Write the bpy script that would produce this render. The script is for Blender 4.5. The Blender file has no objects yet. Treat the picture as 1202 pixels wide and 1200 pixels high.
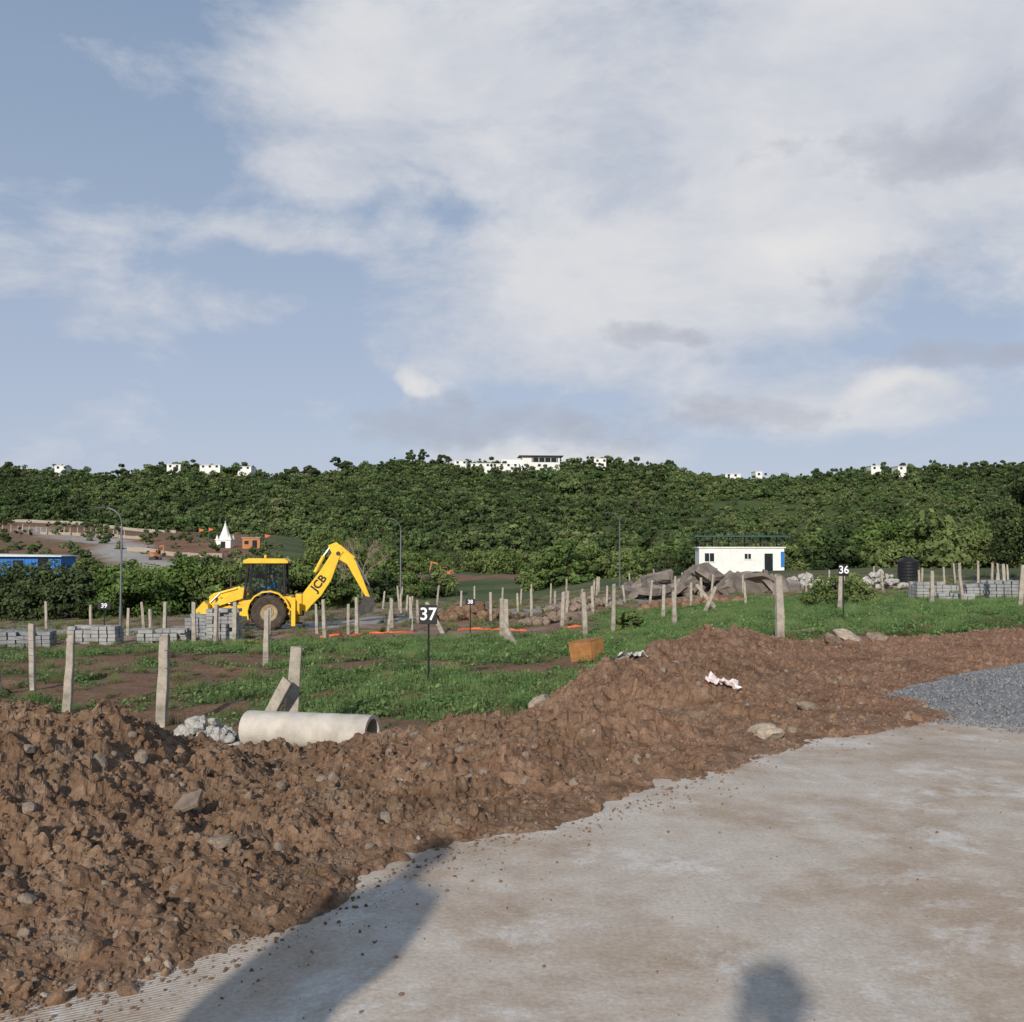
import bpy, bmesh, math, random
import numpy as np
from mathutils import Vector, Matrix, Euler
R=random.Random(7); rng=np.random.default_rng(11)
scene=bpy.context.scene
scene.view_settings.view_transform='Standard'; scene.view_settings.look='None'; scene.view_settings.exposure=0
SUN_EL=22.0; SH_AZ=13.5   # shadows travel towards +Y, a little to +X

# ------------------------------------------------------------ noise
def _h(ix,iy,s):
    n=(ix.astype(np.int64)*374761393+iy.astype(np.int64)*668265263+s*1442695041)&0x7fffffff
    n=((n^(n>>13))*1274126177)&0x7fffffff
    n=(n^(n>>16))&0xffff
    return n/65535.0
def vn(x,y,s=0):
    x=np.asarray(x,float);y=np.asarray(y,float)
    ix=np.floor(x);iy=np.floor(y);fx=x-ix;fy=y-iy
    fx=fx*fx*fx*(fx*(fx*6-15)+10);fy=fy*fy*fy*(fy*(fy*6-15)+10)
    a=_h(ix,iy,s);b=_h(ix+1,iy,s);c=_h(ix,iy+1,s);d=_h(ix+1,iy+1,s)
    return (a*(1-fx)+b*fx)*(1-fy)+(c*(1-fx)+d*fx)*fy
def fbm(x,y,o=4,s=0,g=.5):
    t=0;a=1;n=0
    x=np.asarray(x,float);y=np.asarray(y,float)
    for i in range(o):
        t=t+a*(vn(x,y,s+i*17)-.5);n+=a;a*=g
        x,y=(x*1.6-y*1.2)+5.3,(x*1.2+y*1.6)+1.7
    return t/n*2
def sst(a,b,x):
    t=np.clip((x-a)/(b-a),0,1);return t*t*(3-2*t)

# ------------------------------------------------------------ terrain height
UC=np.array([-.7,-.5,-.25,-.08,0,.1,.25,.4,.5,.7])
TD=[(8,[-.06]*10),
(9.5,[-.4,-.4,-.4,-.25,-.12,-.08,-.06,-.06,-.06,-.06]),
(11,[-.8,-.8,-.75,-.5,-.35,-.2,-.06,-.06,-.06,-.06]),
(13,[-1.05,-1.05,-.95,-.7,-.6,-.4,-.1,-.06,-.06,-.06]),
(18,[-1.15,-1.1,-1.0,-.8,-.75,-.6,-.2,-.1,-.1,-.1]),
(25,[-1.3,-1.3,-1.1,-1.05,-1.0,-.8,-.35,-.2,-.15,-.1]),
(42,[-2.0,-1.9,-1.85,-1.7,-1.6,-1.3,-.8,-.6,-.5,-.4]),
(60,[-2.8,-2.7,-2.4,-2.1,-2.0,-1.5,-1.1,-.9,-.7,-.5]),
(90,[-4,-4,-3.6,-3.2,-3.0,-1.7,-.8,-.7,-.6,-.4]),
(110,[-3,-3,-3.2,-3.6,-3.2,-2.2,-1.2,-1,-.8,-.4]),
(150,[.6,.2,-.6,-3,-3,-3,-3,-2.5,-2,-1]),
(200,[5,4,2.2,-3.5,-4,-4,-4,-3,-1,0]),
(250,[8.5,7.5,4,-4,-5,-5,-4,-2,0,2]),
(300,[9,8,4.5,-3,-4,-4,-3,-1,1,3]),
(380,[9,7.5,5,3,3,3,4,5,6,8]),
(450,[15,14,13.5,14,14,13,13,14,15,17]),
(520,[29,28,26,29,27,26,25,26,28,30]),
(600,[45,44.5,40.5,48.5,44.5,43.5,37.5,41,46,48]),
(750,[48,47,44,50,47,46,42,44,48,50]),
(1200,[50,48,46,50,48,48,46,48,52,54]),
(6000,[50]*10)]
TDd=np.array([r[0] for r in TD],float);TDz=np.array([r[1] for r in TD],float)
def ground_base(x,y):
    x=np.asarray(x,float);y=np.asarray(y,float)
    d=np.maximum(y,1.0);u=np.clip(x/d,-.7,.7);d=np.clip(d,8,6000)
    j=np.clip(np.searchsorted(TDd,d)-1,0,len(TDd)-2)
    t=(d-TDd[j])/(TDd[j+1]-TDd[j])
    i=np.clip(np.searchsorted(UC,u)-1,0,len(UC)-2)
    s=(u-UC[i])/(UC[i+1]-UC[i]);s=s*s*(3-2*s)
    return (TDz[j,i]*(1-s)+TDz[j,i+1]*s)*(1-t)+(TDz[j+1,i]*(1-s)+TDz[j+1,i+1]*s)*t
def ground(x,y):
    x=np.asarray(x,float);y=np.asarray(y,float)
    z=ground_base(x,y)
    z=z+fbm(x*.9,y*.9,3,3)*.10*sst(12,16,y)
    z=z+fbm(x*.12,y*.12,3,5)*.5*sst(60,110,y)
    z=z+fbm(x*.016,y*.016,4,9)*7*sst(280,420,y)
    return z
def gz(x,y): return float(ground(x,y))

# weeds density
def green(x,y):
    x=np.asarray(x,float);y=np.asarray(y,float);u=x/np.maximum(y,1)
    n=fbm(x*.45,y*.8,4,21)
    n2=fbm(x*.12,y*.3,3,31)
    L=sst(13.0,14.0,y)*(1-sst(29,32,y))*(1-sst(.07,.13,u-.002*(y-20)))
    gap=np.exp(-((y-20.8-.10*x)/1.4)**2)*.62+np.exp(-((y-25.5-.1*x)/.8)**2)*.25
    left=L*sst(-.20,.24,n+.35*n2+.25-gap-.26*sst(.24,.40,-u))
    Rr=sst(19.0,21,y)*(1-sst(44,50,y))*sst(.07,.11,u)
    right=Rr*sst(-.25,.25,n+.35*n2+.32-.25*sst(36,48,y))
    return np.clip(left+right,0,1)

# ------------------------------------------------------------ helpers
def link(o,parent=None):
    scene.collection.objects.link(o)
    if parent: o.parent=parent
    return o
def empty(name,loc=(0,0,0),rz=0,parent=None):
    e=bpy.data.objects.new(name,None);e.location=loc;e.rotation_euler=(0,0,rz);e.empty_display_size=.2
    return link(e,parent)
def mesh_obj(name,V,F,mats,parent=None,mi=None,smooth=False,attrs=None):
    me=bpy.data.meshes.new(name)
    me.from_pydata(V if isinstance(V,list) else V.tolist(),[],F if isinstance(F,list) else F.tolist())
    for m in mats: me.materials.append(m)
    if mi is not None: me.polygons.foreach_set('material_index',np.asarray(mi,np.int32))
    if smooth: me.polygons.foreach_set('use_smooth',np.ones(len(me.polygons),bool))
    if attrs:
        for k,v in attrs.items():
            a=me.attributes.new(k,'FLOAT','POINT');a.data.foreach_set('value',np.asarray(v,np.float32))
    me.update()
    o=bpy.data.objects.new(name,me);link(o,parent);return o

class MB:
    def __init__(s): s.V=[];s.F=[];s.M=[]
    def add(s,V,F,m=0,mat=None):
        b=len(s.V)
        for v in V:
            v=Vector(v)
            if mat: v=mat@v
            s.V.append(tuple(v))
        for f in F: s.F.append([i+b for i in f]);s.M.append(m)
    def box(s,c,sz,m=0,rot=None,taper=1.0,jit=0):
        hx,hy,hz=sz[0]/2,sz[1]/2,sz[2]/2
        V=[]
        for z,k in((-hz,1),(hz,taper)):
            for x,y in((-hx,-hy),(hx,-hy),(hx,hy),(-hx,hy)):
                V.append(Vector((x*k+R.uniform(-jit,jit),y*k+R.uniform(-jit,jit),z+R.uniform(-jit,jit))))
        M=Matrix.Translation(c)
        if rot: M=M@Euler(rot).to_matrix().to_4x4()
        s.add(V,[(3,2,1,0),(4,5,6,7),(0,1,5,4),(1,2,6,5),(2,3,7,6),(3,0,4,7)],m,M)
    def prof(s,P,y0,y1,m=0):
        n=len(P);V=[(p[0],y0,p[1]) for p in P]+[(p[0],y1,p[1]) for p in P]
        F=[list(range(n)),list(range(2*n-1,n-1,-1))]
        for i in range(n):
            j=(i+1)%n;F.append((j,i,i+n,j+n))
        s.add(V,F,m)
    def cyl(s,a,b,r0,r1=None,m=0,n=12,caps=True):
        a=Vector(a);b=Vector(b);r1=r0 if r1 is None else r1
        d=(b-a);q=d.to_track_quat('Z','Y').to_matrix()
        V=[];
        for c,r in((a,r0),(b,r1)):
            for i in range(n):
                t=2*math.pi*i/n;V.append(c+q@Vector((math.cos(t)*r,math.sin(t)*r,0)))
        F=[(i,(i+1)%n,(i+1)%n+n,i+n) for i in range(n)]
        if caps: F+= [list(range(n-1,-1,-1)),list(range(n,2*n))]
        s.add(V,F,m)
    def lathe(s,P,ax_o,ax_d,m=0,n=24):
        q=Vector(ax_d).to_track_quat('Z','Y').to_matrix();o=Vector(ax_o);V=[];F=[]
        for r,h in P:
            for i in range(n):
                t=2*math.pi*i/n;V.append(o+q@Vector((math.cos(t)*r,math.sin(t)*r,h)))
        for k in range(len(P)-1):
            for i in range(n):
                F.append((k*n+i,k*n+(i+1)%n,(k+1)*n+(i+1)%n,(k+1)*n+i))
        s.add(V,F,m)
    def obj(s,name,mats,parent=None,bevel=0,smooth=False,loc=None,rot=None):
        o=mesh_obj(name,[tuple(v) for v in s.V],[list(f) for f in s.F],mats,parent,s.M,smooth)
        if loc: o.location=loc
        if rot: o.rotation_euler=rot
        if bevel:
            b=o.modifiers.new('bevel','BEVEL');b.width=bevel;b.segments=2;b.limit_method='ANGLE';b.angle_limit=math.radians(35)
        return o

# ------------------------------------------------------------ materials
def nm(name):
    m=bpy.data.materials.new(name);m.use_nodes=True;nt=m.node_tree
    p=nt.nodes['Principled BSDF'];p.inputs['Specular IOR Level'].default_value=.25
    return m,nt,p
def ramp(nt,src,stops):
    r=nt.nodes.new('ShaderNodeValToRGB');el=r.color_ramp.elements
    while len(el)<len(stops): el.new(.5)
    for e,(p,c) in zip(el,stops): e.position=p;e.color=(c if len(c)==4 else (*c,1)) if not isinstance(c,(int,float)) else (c,c,c,1)
    nt.links.new(src,r.inputs[0]);return r.outputs[0]
def noise(nt,vec,scale,detail=5,rough=.6,dist=0):
    n=nt.nodes.new('ShaderNodeTexNoise');n.inputs['Scale'].default_value=scale;n.inputs['Detail'].default_value=detail
    n.inputs['Roughness'].default_value=rough;n.inputs['Distortion'].default_value=dist
    if vec is not None: nt.links.new(vec,n.inputs['Vector'])
    return n.outputs['Fac']
def mixc(nt,f,a,b,mode='MIX'):
    m=nt.nodes.new('ShaderNodeMix');m.data_type='RGBA';m.blend_type=mode
    for s,v in((m.inputs[0],f),(m.inputs[6],a),(m.inputs[7],b)):
        if isinstance(v,(int,float)): s.default_value=v
        elif isinstance(v,tuple): s.default_value=v if len(v)==4 else (*v,1)
        else: nt.links.new(v,s)
    return m.outputs[2]
def math_(nt,op,a,b=None,c=None,clamp=False):
    m=nt.nodes.new('ShaderNodeMath');m.operation=op;m.use_clamp=clamp
    for i,v in enumerate((a,b,c)):
        if v is None: continue
        if isinstance(v,(int,float)): m.inputs[i].default_value=v
        else: nt.links.new(v,m.inputs[i])
    return m.outputs[0]
def bump(nt,p,h,strength=.5,dist=.02):
    b=nt.nodes.new('ShaderNodeBump');b.inputs['Strength'].default_value=strength;b.inputs['Distance'].default_value=dist
    nt.links.new(h,b.inputs['Height']);nt.links.new(b.outputs[0],p.inputs['Normal'])
def ocoord(nt): return nt.nodes.new('ShaderNodeTexCoord').outputs['Object']
def simple(name,c,rough=.6,var=.25,scale=6,metal=0,bmp=0,c2=None):
    m,nt,p=nm(name);v=ocoord(nt)
    n=noise(nt,v,scale,5,.65)
    lo=tuple(x*(1-var) for x in c);hi=tuple(min(1,x*(1+var*.6)) for x in c)
    if c2: lo=c2
    col=ramp(nt,n,[(.3,lo),(.68,hi)])
    nt.links.new(col,p.inputs['Base Color']);p.inputs['Roughness'].default_value=rough;p.inputs['Metallic'].default_value=metal
    if bmp: bump(nt,p,noise(nt,v,scale*5,3,.7),bmp,.01)
    return m

M_postc=simple('weathered_concrete',(.38,.335,.275),.9,.5,5,0,.6)
M_block=simple('paver_grey',(.25,.255,.26),.9,.35,3,0,.3)
M_yellow=simple('yellow_paint',(.80,.50,.018),.42,.16,2.5)
M_yellow.node_tree.nodes['Principled BSDF'].inputs['Specular IOR Level'].default_value=.5
M_black=simple('black_paint',(.02,.02,.022),.5,.3,5)
M_rubber=simple('dusty_rubber',(.07,.055,.042),.9,.5,4,0,.4)
M_rim=simple('cream_rim',(.34,.26,.15),.6,.4,5)
M_dark=simple('dark_steel',(.06,.055,.05),.55,.4,6)
M_chrome=simple('cylinder_rod',(.55,.55,.55),.25,.1,6,1)
M_white=simple('white_paint',(.76,.76,.72),.7,.14,1.2)
M_whiteplain=simple('white_letters',(.85,.85,.83),.5,.05,3)
M_blue=simple('blue_sheet',(.02,.16,.50),.5,.2,2)
M_teal=simple('teal_roof',(.03,.08,.09),.5,.2,2)
M_roofpale=simple('pale_roof_sheet',(.62,.63,.63),.5,.12,2)
M_window=simple('dark_window',(.02,.025,.03),.15,.3,2)
M_orange=simple('orange_plaster',(.46,.20,.09),.8,.25,2)
M_rubblewhite=simple('broken_concrete',(.46,.44,.40),.95,.4,5,0,.6)
M_boulder=simple('slab_rubble_stone',(.225,.19,.16),.9,.6,.9,0,.6)
M_stone=simple('stone',(.25,.19,.14),.9,.5,6,0,.5)
M_gravel=simple('gravel_grey',(.20,.20,.205),.9,.4,30,0,.3)
M_galv=simple('galvanised_pole',(.16,.165,.18),.45,.2,5,.6)
M_box=simple('brown_board',(.36,.17,.06),.75,.3,6,0,.2)
M_net=simple('orange_net',(.75,.16,.04),.6,.2,9)
M_skin=simple('skin',(.30,.16,.10),.6,.1,5)
M_shirtb=simple('blue_shirt',(.06,.22,.42),.85,.2,8)
M_cloth=simple('grey_cloth',(.12,.12,.14),.9,.2,8)
M_hair=simple('hair',(.015,.012,.01),.7,.2,20)
M_tank=simple('black_tank_plastic',(.018,.018,.02),.45,.2,2)
M_bark=simple('bark',(.11,.08,.055),.95,.35,9,0,.6)
M_plastic=simple('litter_plastic',(.74,.72,.70),.4,.2,16,c2=(.62,.42,.40))
def glass():
    m,nt,p=nm('tinted_glass');out=nt.nodes['Material Output']
    p.inputs['Base Color'].default_value=(.03,.04,.045,1);p.inputs['Roughness'].default_value=.08;p.inputs['Specular IOR Level'].default_value=.5
    t=nt.nodes.new('ShaderNodeBsdfTransparent');t.inputs[0].default_value=(.88,.92,.94,1)
    mx=nt.nodes.new('ShaderNodeMixShader');mx.inputs[0].default_value=.22
    nt.links.new(t.outputs[0],mx.inputs[1]);nt.links.new(p.outputs[0],mx.inputs[2]);nt.links.new(mx.outputs[0],out.inputs[0]);return m
M_glass=glass()

def leafmat(name,dark,light,alt,trans=.25,altw=.75):
    m,nt,p=nm(name);out=nt.nodes['Material Output']
    a=nt.nodes.new('ShaderNodeAttribute');a.attribute_name='tint'
    oi=nt.nodes.new('ShaderNodeObjectInfo')
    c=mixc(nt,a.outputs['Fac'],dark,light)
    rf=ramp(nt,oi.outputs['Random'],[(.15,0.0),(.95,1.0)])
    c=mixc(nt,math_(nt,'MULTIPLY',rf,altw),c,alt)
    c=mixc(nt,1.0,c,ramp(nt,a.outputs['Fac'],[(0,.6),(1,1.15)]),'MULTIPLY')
    d=nt.nodes.new('ShaderNodeBsdfDiffuse');nt.links.new(c,d.inputs[0])
    if trans<=0: nt.links.new(d.outputs[0],out.inputs[0])
    else:
        t=nt.nodes.new('ShaderNodeBsdfTranslucent');nt.links.new(c,t.inputs[0])
        mx=nt.nodes.new('ShaderNodeMixShader');mx.inputs[0].default_value=trans
        nt.links.new(d.outputs[0],mx.inputs[1]);nt.links.new(t.outputs[0],mx.inputs[2]);nt.links.new(mx.outputs[0],out.inputs[0])
    nt.nodes.remove(p);return m
M_leafhill=leafmat('hill_foliage',(.050,.088,.034),(.115,.175,.06),(.14,.18,.072),0)  # greens pushed slightly to blue: distance haze put into the leaf colour
M_leafhill2=leafmat('hill_foliage_olive',(.085,.11,.045),(.19,.21,.09),(.13,.19,.065),0)
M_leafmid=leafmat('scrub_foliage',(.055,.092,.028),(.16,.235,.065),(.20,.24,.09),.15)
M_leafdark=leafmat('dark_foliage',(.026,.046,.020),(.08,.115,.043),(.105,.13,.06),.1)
M_weed=leafmat('weed_leaves',(.065,.125,.045),(.175,.30,.10),(.22,.28,.115),.25)
M_dry=leafmat('dry_grass',(.14,.13,.06),(.26,.24,.12),(.16,.20,.08),.25)

def ground_mat():
    m,nt,p=nm('ground_soil')
    geo=nt.nodes.new('ShaderNodeNewGeometry').outputs['Position']
    def at(k):
        a=nt.nodes.new('ShaderNodeAttribute');a.attribute_name=k;return a.outputs['Fac']
    n1=noise(nt,geo,1.2,6,.65);n2=noise(nt,geo,9,6,.7);n3=noise(nt,geo,.08,5,.6);n4=noise(nt,geo,.02,6,.6)
    soil=ramp(nt,n2,[(.25,(.15,.082,.052)),(.55,(.24,.145,.095)),(.8,(.33,.23,.165))])
    tan=ramp(nt,n1,[(.3,(.25,.16,.115)),(.6,(.36,.265,.20)),(.8,(.45,.37,.30))])
    grn=ramp(nt,n2,[(.35,(.12,.12,.055)),(.6,(.10,.155,.055))])
    far=ramp(nt,n3,[(.35,(.07,.10,.04)),(.6,(.12,.14,.07)),(.75,(.22,.165,.11))])
    hill=ramp(nt,n4,[(.30,(.05,.082,.03)),(.55,(.085,.115,.045)),(.72,(.15,.135,.075))])
    pale=ramp(nt,n1,[(.3,(.34,.30,.26)),(.7,(.48,.44,.40))])
    red=ramp(nt,n1,[(.3,(.19,.09,.058)),(.7,(.33,.19,.13))])
    c=soil
    c=mixc(nt,at('tan'),c,tan);c=mixc(nt,math_(nt,'MULTIPLY',at('green'),.65),c,grn)
    c=mixc(nt,at('far'),c,far);c=mixc(nt,at('red'),c,red);c=mixc(nt,at('pale'),c,pale);c=mixc(nt,at('hill'),c,hill)
    nt.links.new(c,p.inputs['Base Color']);p.inputs['Roughness'].default_value=.95;p.inputs['Specular IOR Level'].default_value=.05
    bump(nt,p,n2,.9,.06);return m
M_ground=ground_mat()

def nonuni(lo,hi,c,a,n):
    t=np.linspace(-1,1,n);s=np.sinh(a*t)/np.sinh(a)
    return c+np.where(s<0,s*(c-lo),s*(hi-c))
gx=nonuni(-4500,4500,0,8.2,560);gy=nonuni(-3000,6000,16,7.8,640)
X,Y=np.meshgrid(gx,gy);Z=ground(X,Y)
V=np.stack([X.ravel(),Y.ravel(),Z.ravel()],1)
nx,ny=len(gx),len(gy)
ii=(np.arange(ny-1)[:,None]*nx+np.arange(nx-1)[None,:]).ravel()
F=np.stack([ii,ii+1,ii+nx+1,ii+nx],1)
xr,yr=V[:,0],V[:,1];u=xr/np.maximum(yr,1)
gn=fbm(xr*.15,yr*.3,4,41)
a_green=green(xr,yr)
a_tan=np.clip(sst(30,36,yr)*(1-sst(75,95,yr))*sst(-.5,.1,gn+.25)+.0,0,1)
a_far=sst(60,85,yr+gn*25)
a_hill=sst(285,315,yr)
def track(x,y,p,w):
    best=np.full(x.shape,1e9)
    for (a,b) in zip(p[:-1],p[1:]):
        dx,dy=b[0]-a[0],b[1]-a[1];t=np.clip(((x-a[0])*dx+(y-a[1])*dy)/(dx*dx+dy*dy),0,1)
        best=np.minimum(best,np.hypot(x-a[0]-t*dx,y-a[1]-t*dy))
    return 1-sst(w*.75,w,best)
pale=track(xr,yr,[(-40,41),(-16,41.5),(-8,45),(2,55),(20,65),(45,67)],3.4)*.85
pale=np.maximum(pale,track(xr,yr,[(-40,128),(-50,142),(-62,160),(-66,175),(-84,205)],4.5))
pale=np.maximum(pale,track(xr,yr,[(-100,215),(-84,190),(-74,182)],4)*.8)
red=sst(128,140,yr+gn*6)*(1-sst(280,300,yr))*sst(.22,.27,-u+gn*.03)
red=red*(.55+.45*sst(-.2,.25,fbm(xr*.06,yr*.09,3,47)))
red=np.maximum(red,track(xr,yr,[(-16,146),(0,150),(6,146)],14)*.9)
red=np.maximum(red,track(xr,yr,[(-4,52),(8,48),(14,52)],3)*.7)
red=np.maximum(red,sst(31,34,yr)*(1-sst(50,58,yr))*sst(.05,.35,fbm(xr*.2,yr*.35,4,49))*.8)
mesh_obj('ground',V,F,[M_ground],None,None,True,dict(green=a_green,tan=a_tan,far=a_far,hill=a_hill,pale=pale,red=red))

# ------------------------------------------------------------ concrete road
def road_mat():
    m,nt,p=nm('road_concrete');v=ocoord(nt)
    n1=noise(nt,v,.7,8,.70,.25);n2=noise(nt,v,3.2,8,.7);n3=noise(nt,v,45,4,.7);n4=noise(nt,v,1.1,9,.76,.3);n5=noise(nt,v,.4,7,.68,.2)
    base=ramp(nt,n2,[(.3,(.53,.445,.36)),(.7,(.69,.60,.505))])
    dust=ramp(nt,n2,[(.3,(.41,.30,.21)),(.7,(.55,.43,.32))])
    c=mixc(nt,ramp(nt,n1,[(.46,0.0),(.58,.85)]),base,dust)
    c=mixc(nt,ramp(nt,n4,[(.53,0.0),(.62,.75)]),c,(.76,.71,.64))
    c=mixc(nt,ramp(nt,n5,[(.57,0.0),(.68,.6)]),c,(.36,.27,.20))
    c=mixc(nt,1.0,c,ramp(nt,n3,[(.3,.76),(.7,1.08)]),'MULTIPLY')
    mp=nt.nodes.new('ShaderNodeMapping');mp.inputs['Rotation'].default_value=(0,0,math.radians(62));nt.links.new(v,mp.inputs[0])
    w=nt.nodes.new('ShaderNodeTexWave');w.inputs['Scale'].default_value=16;w.inputs['Distortion'].default_value=2.2;w.inputs['Detail'].default_value=3;w.inputs['Detail Scale'].default_value=.6
    nt.links.new(mp.outputs[0],w.inputs[0])
    sx=nt.nodes.new('ShaderNodeSeparateXYZ');nt.links.new(v,sx.inputs[0])
    lf=math_(nt,'SUBTRACT',math_(nt,'MULTIPLY',noise(nt,v,.8,4,.6),1.6),math_(nt,'ADD',math_(nt,'MULTIPLY',sx.outputs[0],.55),.95))
    gm=ramp(nt,lf,[(.10,.0),(.7,1.0)])
    g=math_(nt,'MULTIPLY',w.outputs['Fac'],gm)
    c=mixc(nt,math_(nt,'MULTIPLY',g,.16),c,(.34,.28,.22))
    vo=nt.nodes.new('ShaderNodeTexVoronoi');vo.inputs['Scale'].default_value=26;nt.links.new(v,vo.inputs[0])
    spk=ramp(nt,vo.outputs['Distance'],[(.06,.6),(.11,0.0)])
    c=mixc(nt,math_(nt,'MULTIPLY',spk,ramp(nt,noise(nt,v,6,2),[(.5,0.0),(.62,1.0)])),c,(.16,.12,.09))
    nt.links.new(c,p.inputs['Base Color']);p.inputs['Roughness'].default_value=.9;p.inputs['Specular IOR Level'].default_value=.1
    h=math_(nt,'ADD',math_(nt,'MULTIPLY',g,.6),math_(nt,'ADD',n2,math_(nt,'MULTIPLY',n3,.5)))
    bump(nt,p,h,.35,.012);return m
M_road=road_mat()
rp=[(-25,-15),(25,-15),(25,13),(6,12),(3.6,10.4),(2.5,9.6),(1,8.0),(-.3,6.5),(-1.5,5.5),(-3,4.9),(-25,4.6)]
mb=MB();n=len(rp)
mb.add([(x,y,0) for x,y in rp]+[(x,y,-.05) for x,y in rp],[list(range(n))]+[(i,i+n,(i+1)%n+n,(i+1)%n) for i in range(n)])
mb.obj('concrete_road',[M_road])

# ------------------------------------------------------------ dirt berm
BU=np.array([-1.4,-.9,-.7,-.5,-.4,-.3,-.2,-.1,0,.1,.2,.3,.4,.5,.7,1.0])
BN=np.array([2.4,3.0,3.3,3.62,3.78,4.12,4.5,5.2,5.75,6.3,7.2,8.6,9.3,10,11,12])
BFp=np.array([9,9,9,9,9.2,9.5,10,10.5,11.2,12.8,16,17.5,18.5,19.5,21,23])
BT=np.array([-.1,0,.06,.25,.5,.7,.85,1.0,1.1])
BZ=np.array([
[-.12,0,.12,.5,.7,.55,.3,-.5,-.9],
[-.12,0,.12,.42,.62,.5,.2,-.5,-.9],
[-.12,0,.11,.35,.56,.43,.1,-.5,-.9],
[-.12,0,.09,.27,.49,.38,.0,-.45,-.9],
[-.12,0,.08,.23,.45,.31,-.05,-.5,-.9],
[-.12,0,.08,.17,.25,.10,-.2,-.5,-.9],
[-.12,0,.07,.14,.13,.00,-.25,-.5,-.9],
[-.12,0,.07,.12,.09,-.04,-.22,-.5,-.9],
[-.12,0,.06,.12,.11,.01,-.15,-.5,-.8],
[-.12,0,.05,.13,.24,.33,.1,-.4,-.7],
[-.12,0,.04,.12,.29,.51,.34,-.15,-.6],
[-.12,0,.03,.07,.13,.18,.10,-.12,-.4],
[-.12,0,.02,.05,.08,.12,.06,-.12,-.4],
[-.12,0,.02,.05,.10,.18,.12,-.12,-.4],
[-.12,0,.02,.05,.10,.18,.12,-.12,-.4],
[-.12,0,.02,.05,.10,.18,.12,-.12,-.4]])
def berm(x,y,detail=True):
    x=np.asarray(x,float);y=np.asarray(y,float);u=x/np.maximum(y,.5)
    dn=np.interp(u,BU,BN)+fbm(x*1.1,y*1.1,3,51)*.24+fbm(x*5,y*5,3,53)*.12;df=np.interp(u,BU,BFp)
    t=(y-dn)/(df-dn);tc=np.clip(t,-.1,1.1)
    j=np.clip(np.searchsorted(BT,tc)-1,0,len(BT)-2);tt=(tc-BT[j])/(BT[j+1]-BT[j])
    uc=np.clip(u,BU[0],BU[-1]);i=np.clip(np.searchsorted(BU,uc)-1,0,len(BU)-2);s=(uc-BU[i])/(BU[i+1]-BU[i]);s=s*s*(3-2*s)
    z=(BZ[i,j]*(1-s)+BZ[i+1,j]*s)*(1-tt)+(BZ[i,j+1]*(1-s)+BZ[i+1,j+1]*s)*tt
    k=.35+.65*sst(0,.2,t)
    k2=1-.5*sst(.12,.35,u)
    z=z+fbm(x*1.1,y*1.1,3,61)*.15*k*k2
    if detail:
        a=fbm(x*5,y*5,4,71);z=z+a*.085*k*k2
        b=np.abs(fbm(x*11,y*11,3,81,.5));z=z+(.25-b)*.035*k*k2
        c=vn(x*17,y*17,91);z=z+sst(.6,.85,c)*.03*k
        c=vn(x*34,y*34,95);z=z+sst(.55,.85,c)*.017*k
    return z,t
us=np.linspace(-1.3,.95,1150);ds=2.0*np.exp(np.linspace(0,math.log(24/2.0),470))
U,D=np.meshgrid(us,ds);X=U*D;Y=D
Z,T=berm(X,Y)
nx,ny=len(us),len(ds)
ii=(np.arange(ny-1)[:,None]*nx+np.arange(nx-1)[None,:]).ravel()
F=np.stack([ii,ii+1,ii+nx+1,ii+nx],1)
Tf=T.ravel();keep=(Tf[F].min(1)>-.09)&(Tf[F].max(1)<1.09)
F=F[keep];V=np.stack([X.ravel(),Y.ravel(),Z.ravel()],1)
used=np.unique(F);rm=-np.ones(len(V),int);rm[used]=np.arange(len(used));F=rm[F];V=V[used]
def dirt_mat(name='dirt_soil',k=1.0):
    m,nt,p=nm(name);g=nt.nodes.new('ShaderNodeNewGeometry').outputs['Position']
    n1=noise(nt,g,.7,5,.6);n2=noise(nt,g,6,7,.7);n3=noise(nt,g,40,5,.75);n4=noise(nt,g,1.6,5,.65);n6=noise(nt,g,1.1,4,.6)
    a=ramp(nt,n2,[(.25,(.110*k,.064*k,.038*k)),(.5,(.215*k,.135*k,.084*k)),(.75,(.35*k,.245*k,.165*k))])
    b=ramp(nt,n2,[(.25,(.185*k,.096*k,.060*k)),(.75,(.38*k,.235*k,.160*k))])
    sx=nt.nodes.new('ShaderNodeSeparateXYZ');nt.links.new(g,sx.inputs[0])
    f=math_(nt,'ADD',ramp(nt,n1,[(.4,0.0),(.7,.6)]),math_(nt,'MULTIPLY',sx.outputs[0],.12),clamp=True)
    c=mixc(nt,f,a,b)
    c=mixc(nt,ramp(nt,n4,[(.55,0.0),(.72,.5)]),c,(.36*k,.28*k,.205*k))
    c=mixc(nt,ramp(nt,n6,[(.54,0.0),(.70,.55)]),c,(.09*k,.052*k,.032*k))
    c=mixc(nt,1.0,c,ramp(nt,n3,[(.3,.66),(.7,1.2)]),'MULTIPLY')
    nt.links.new(c,p.inputs['Base Color']);p.inputs['Roughness'].default_value=1;p.inputs['Specular IOR Level'].default_value=.04
    bump(nt,p,math_(nt,'ADD',n2,math_(nt,'MULTIPLY',n3,.7)),.8,.02);return m
M_dirt=dirt_mat()
mesh_obj('dirt_berm',V,F,[M_dirt],None,None,False)

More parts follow.
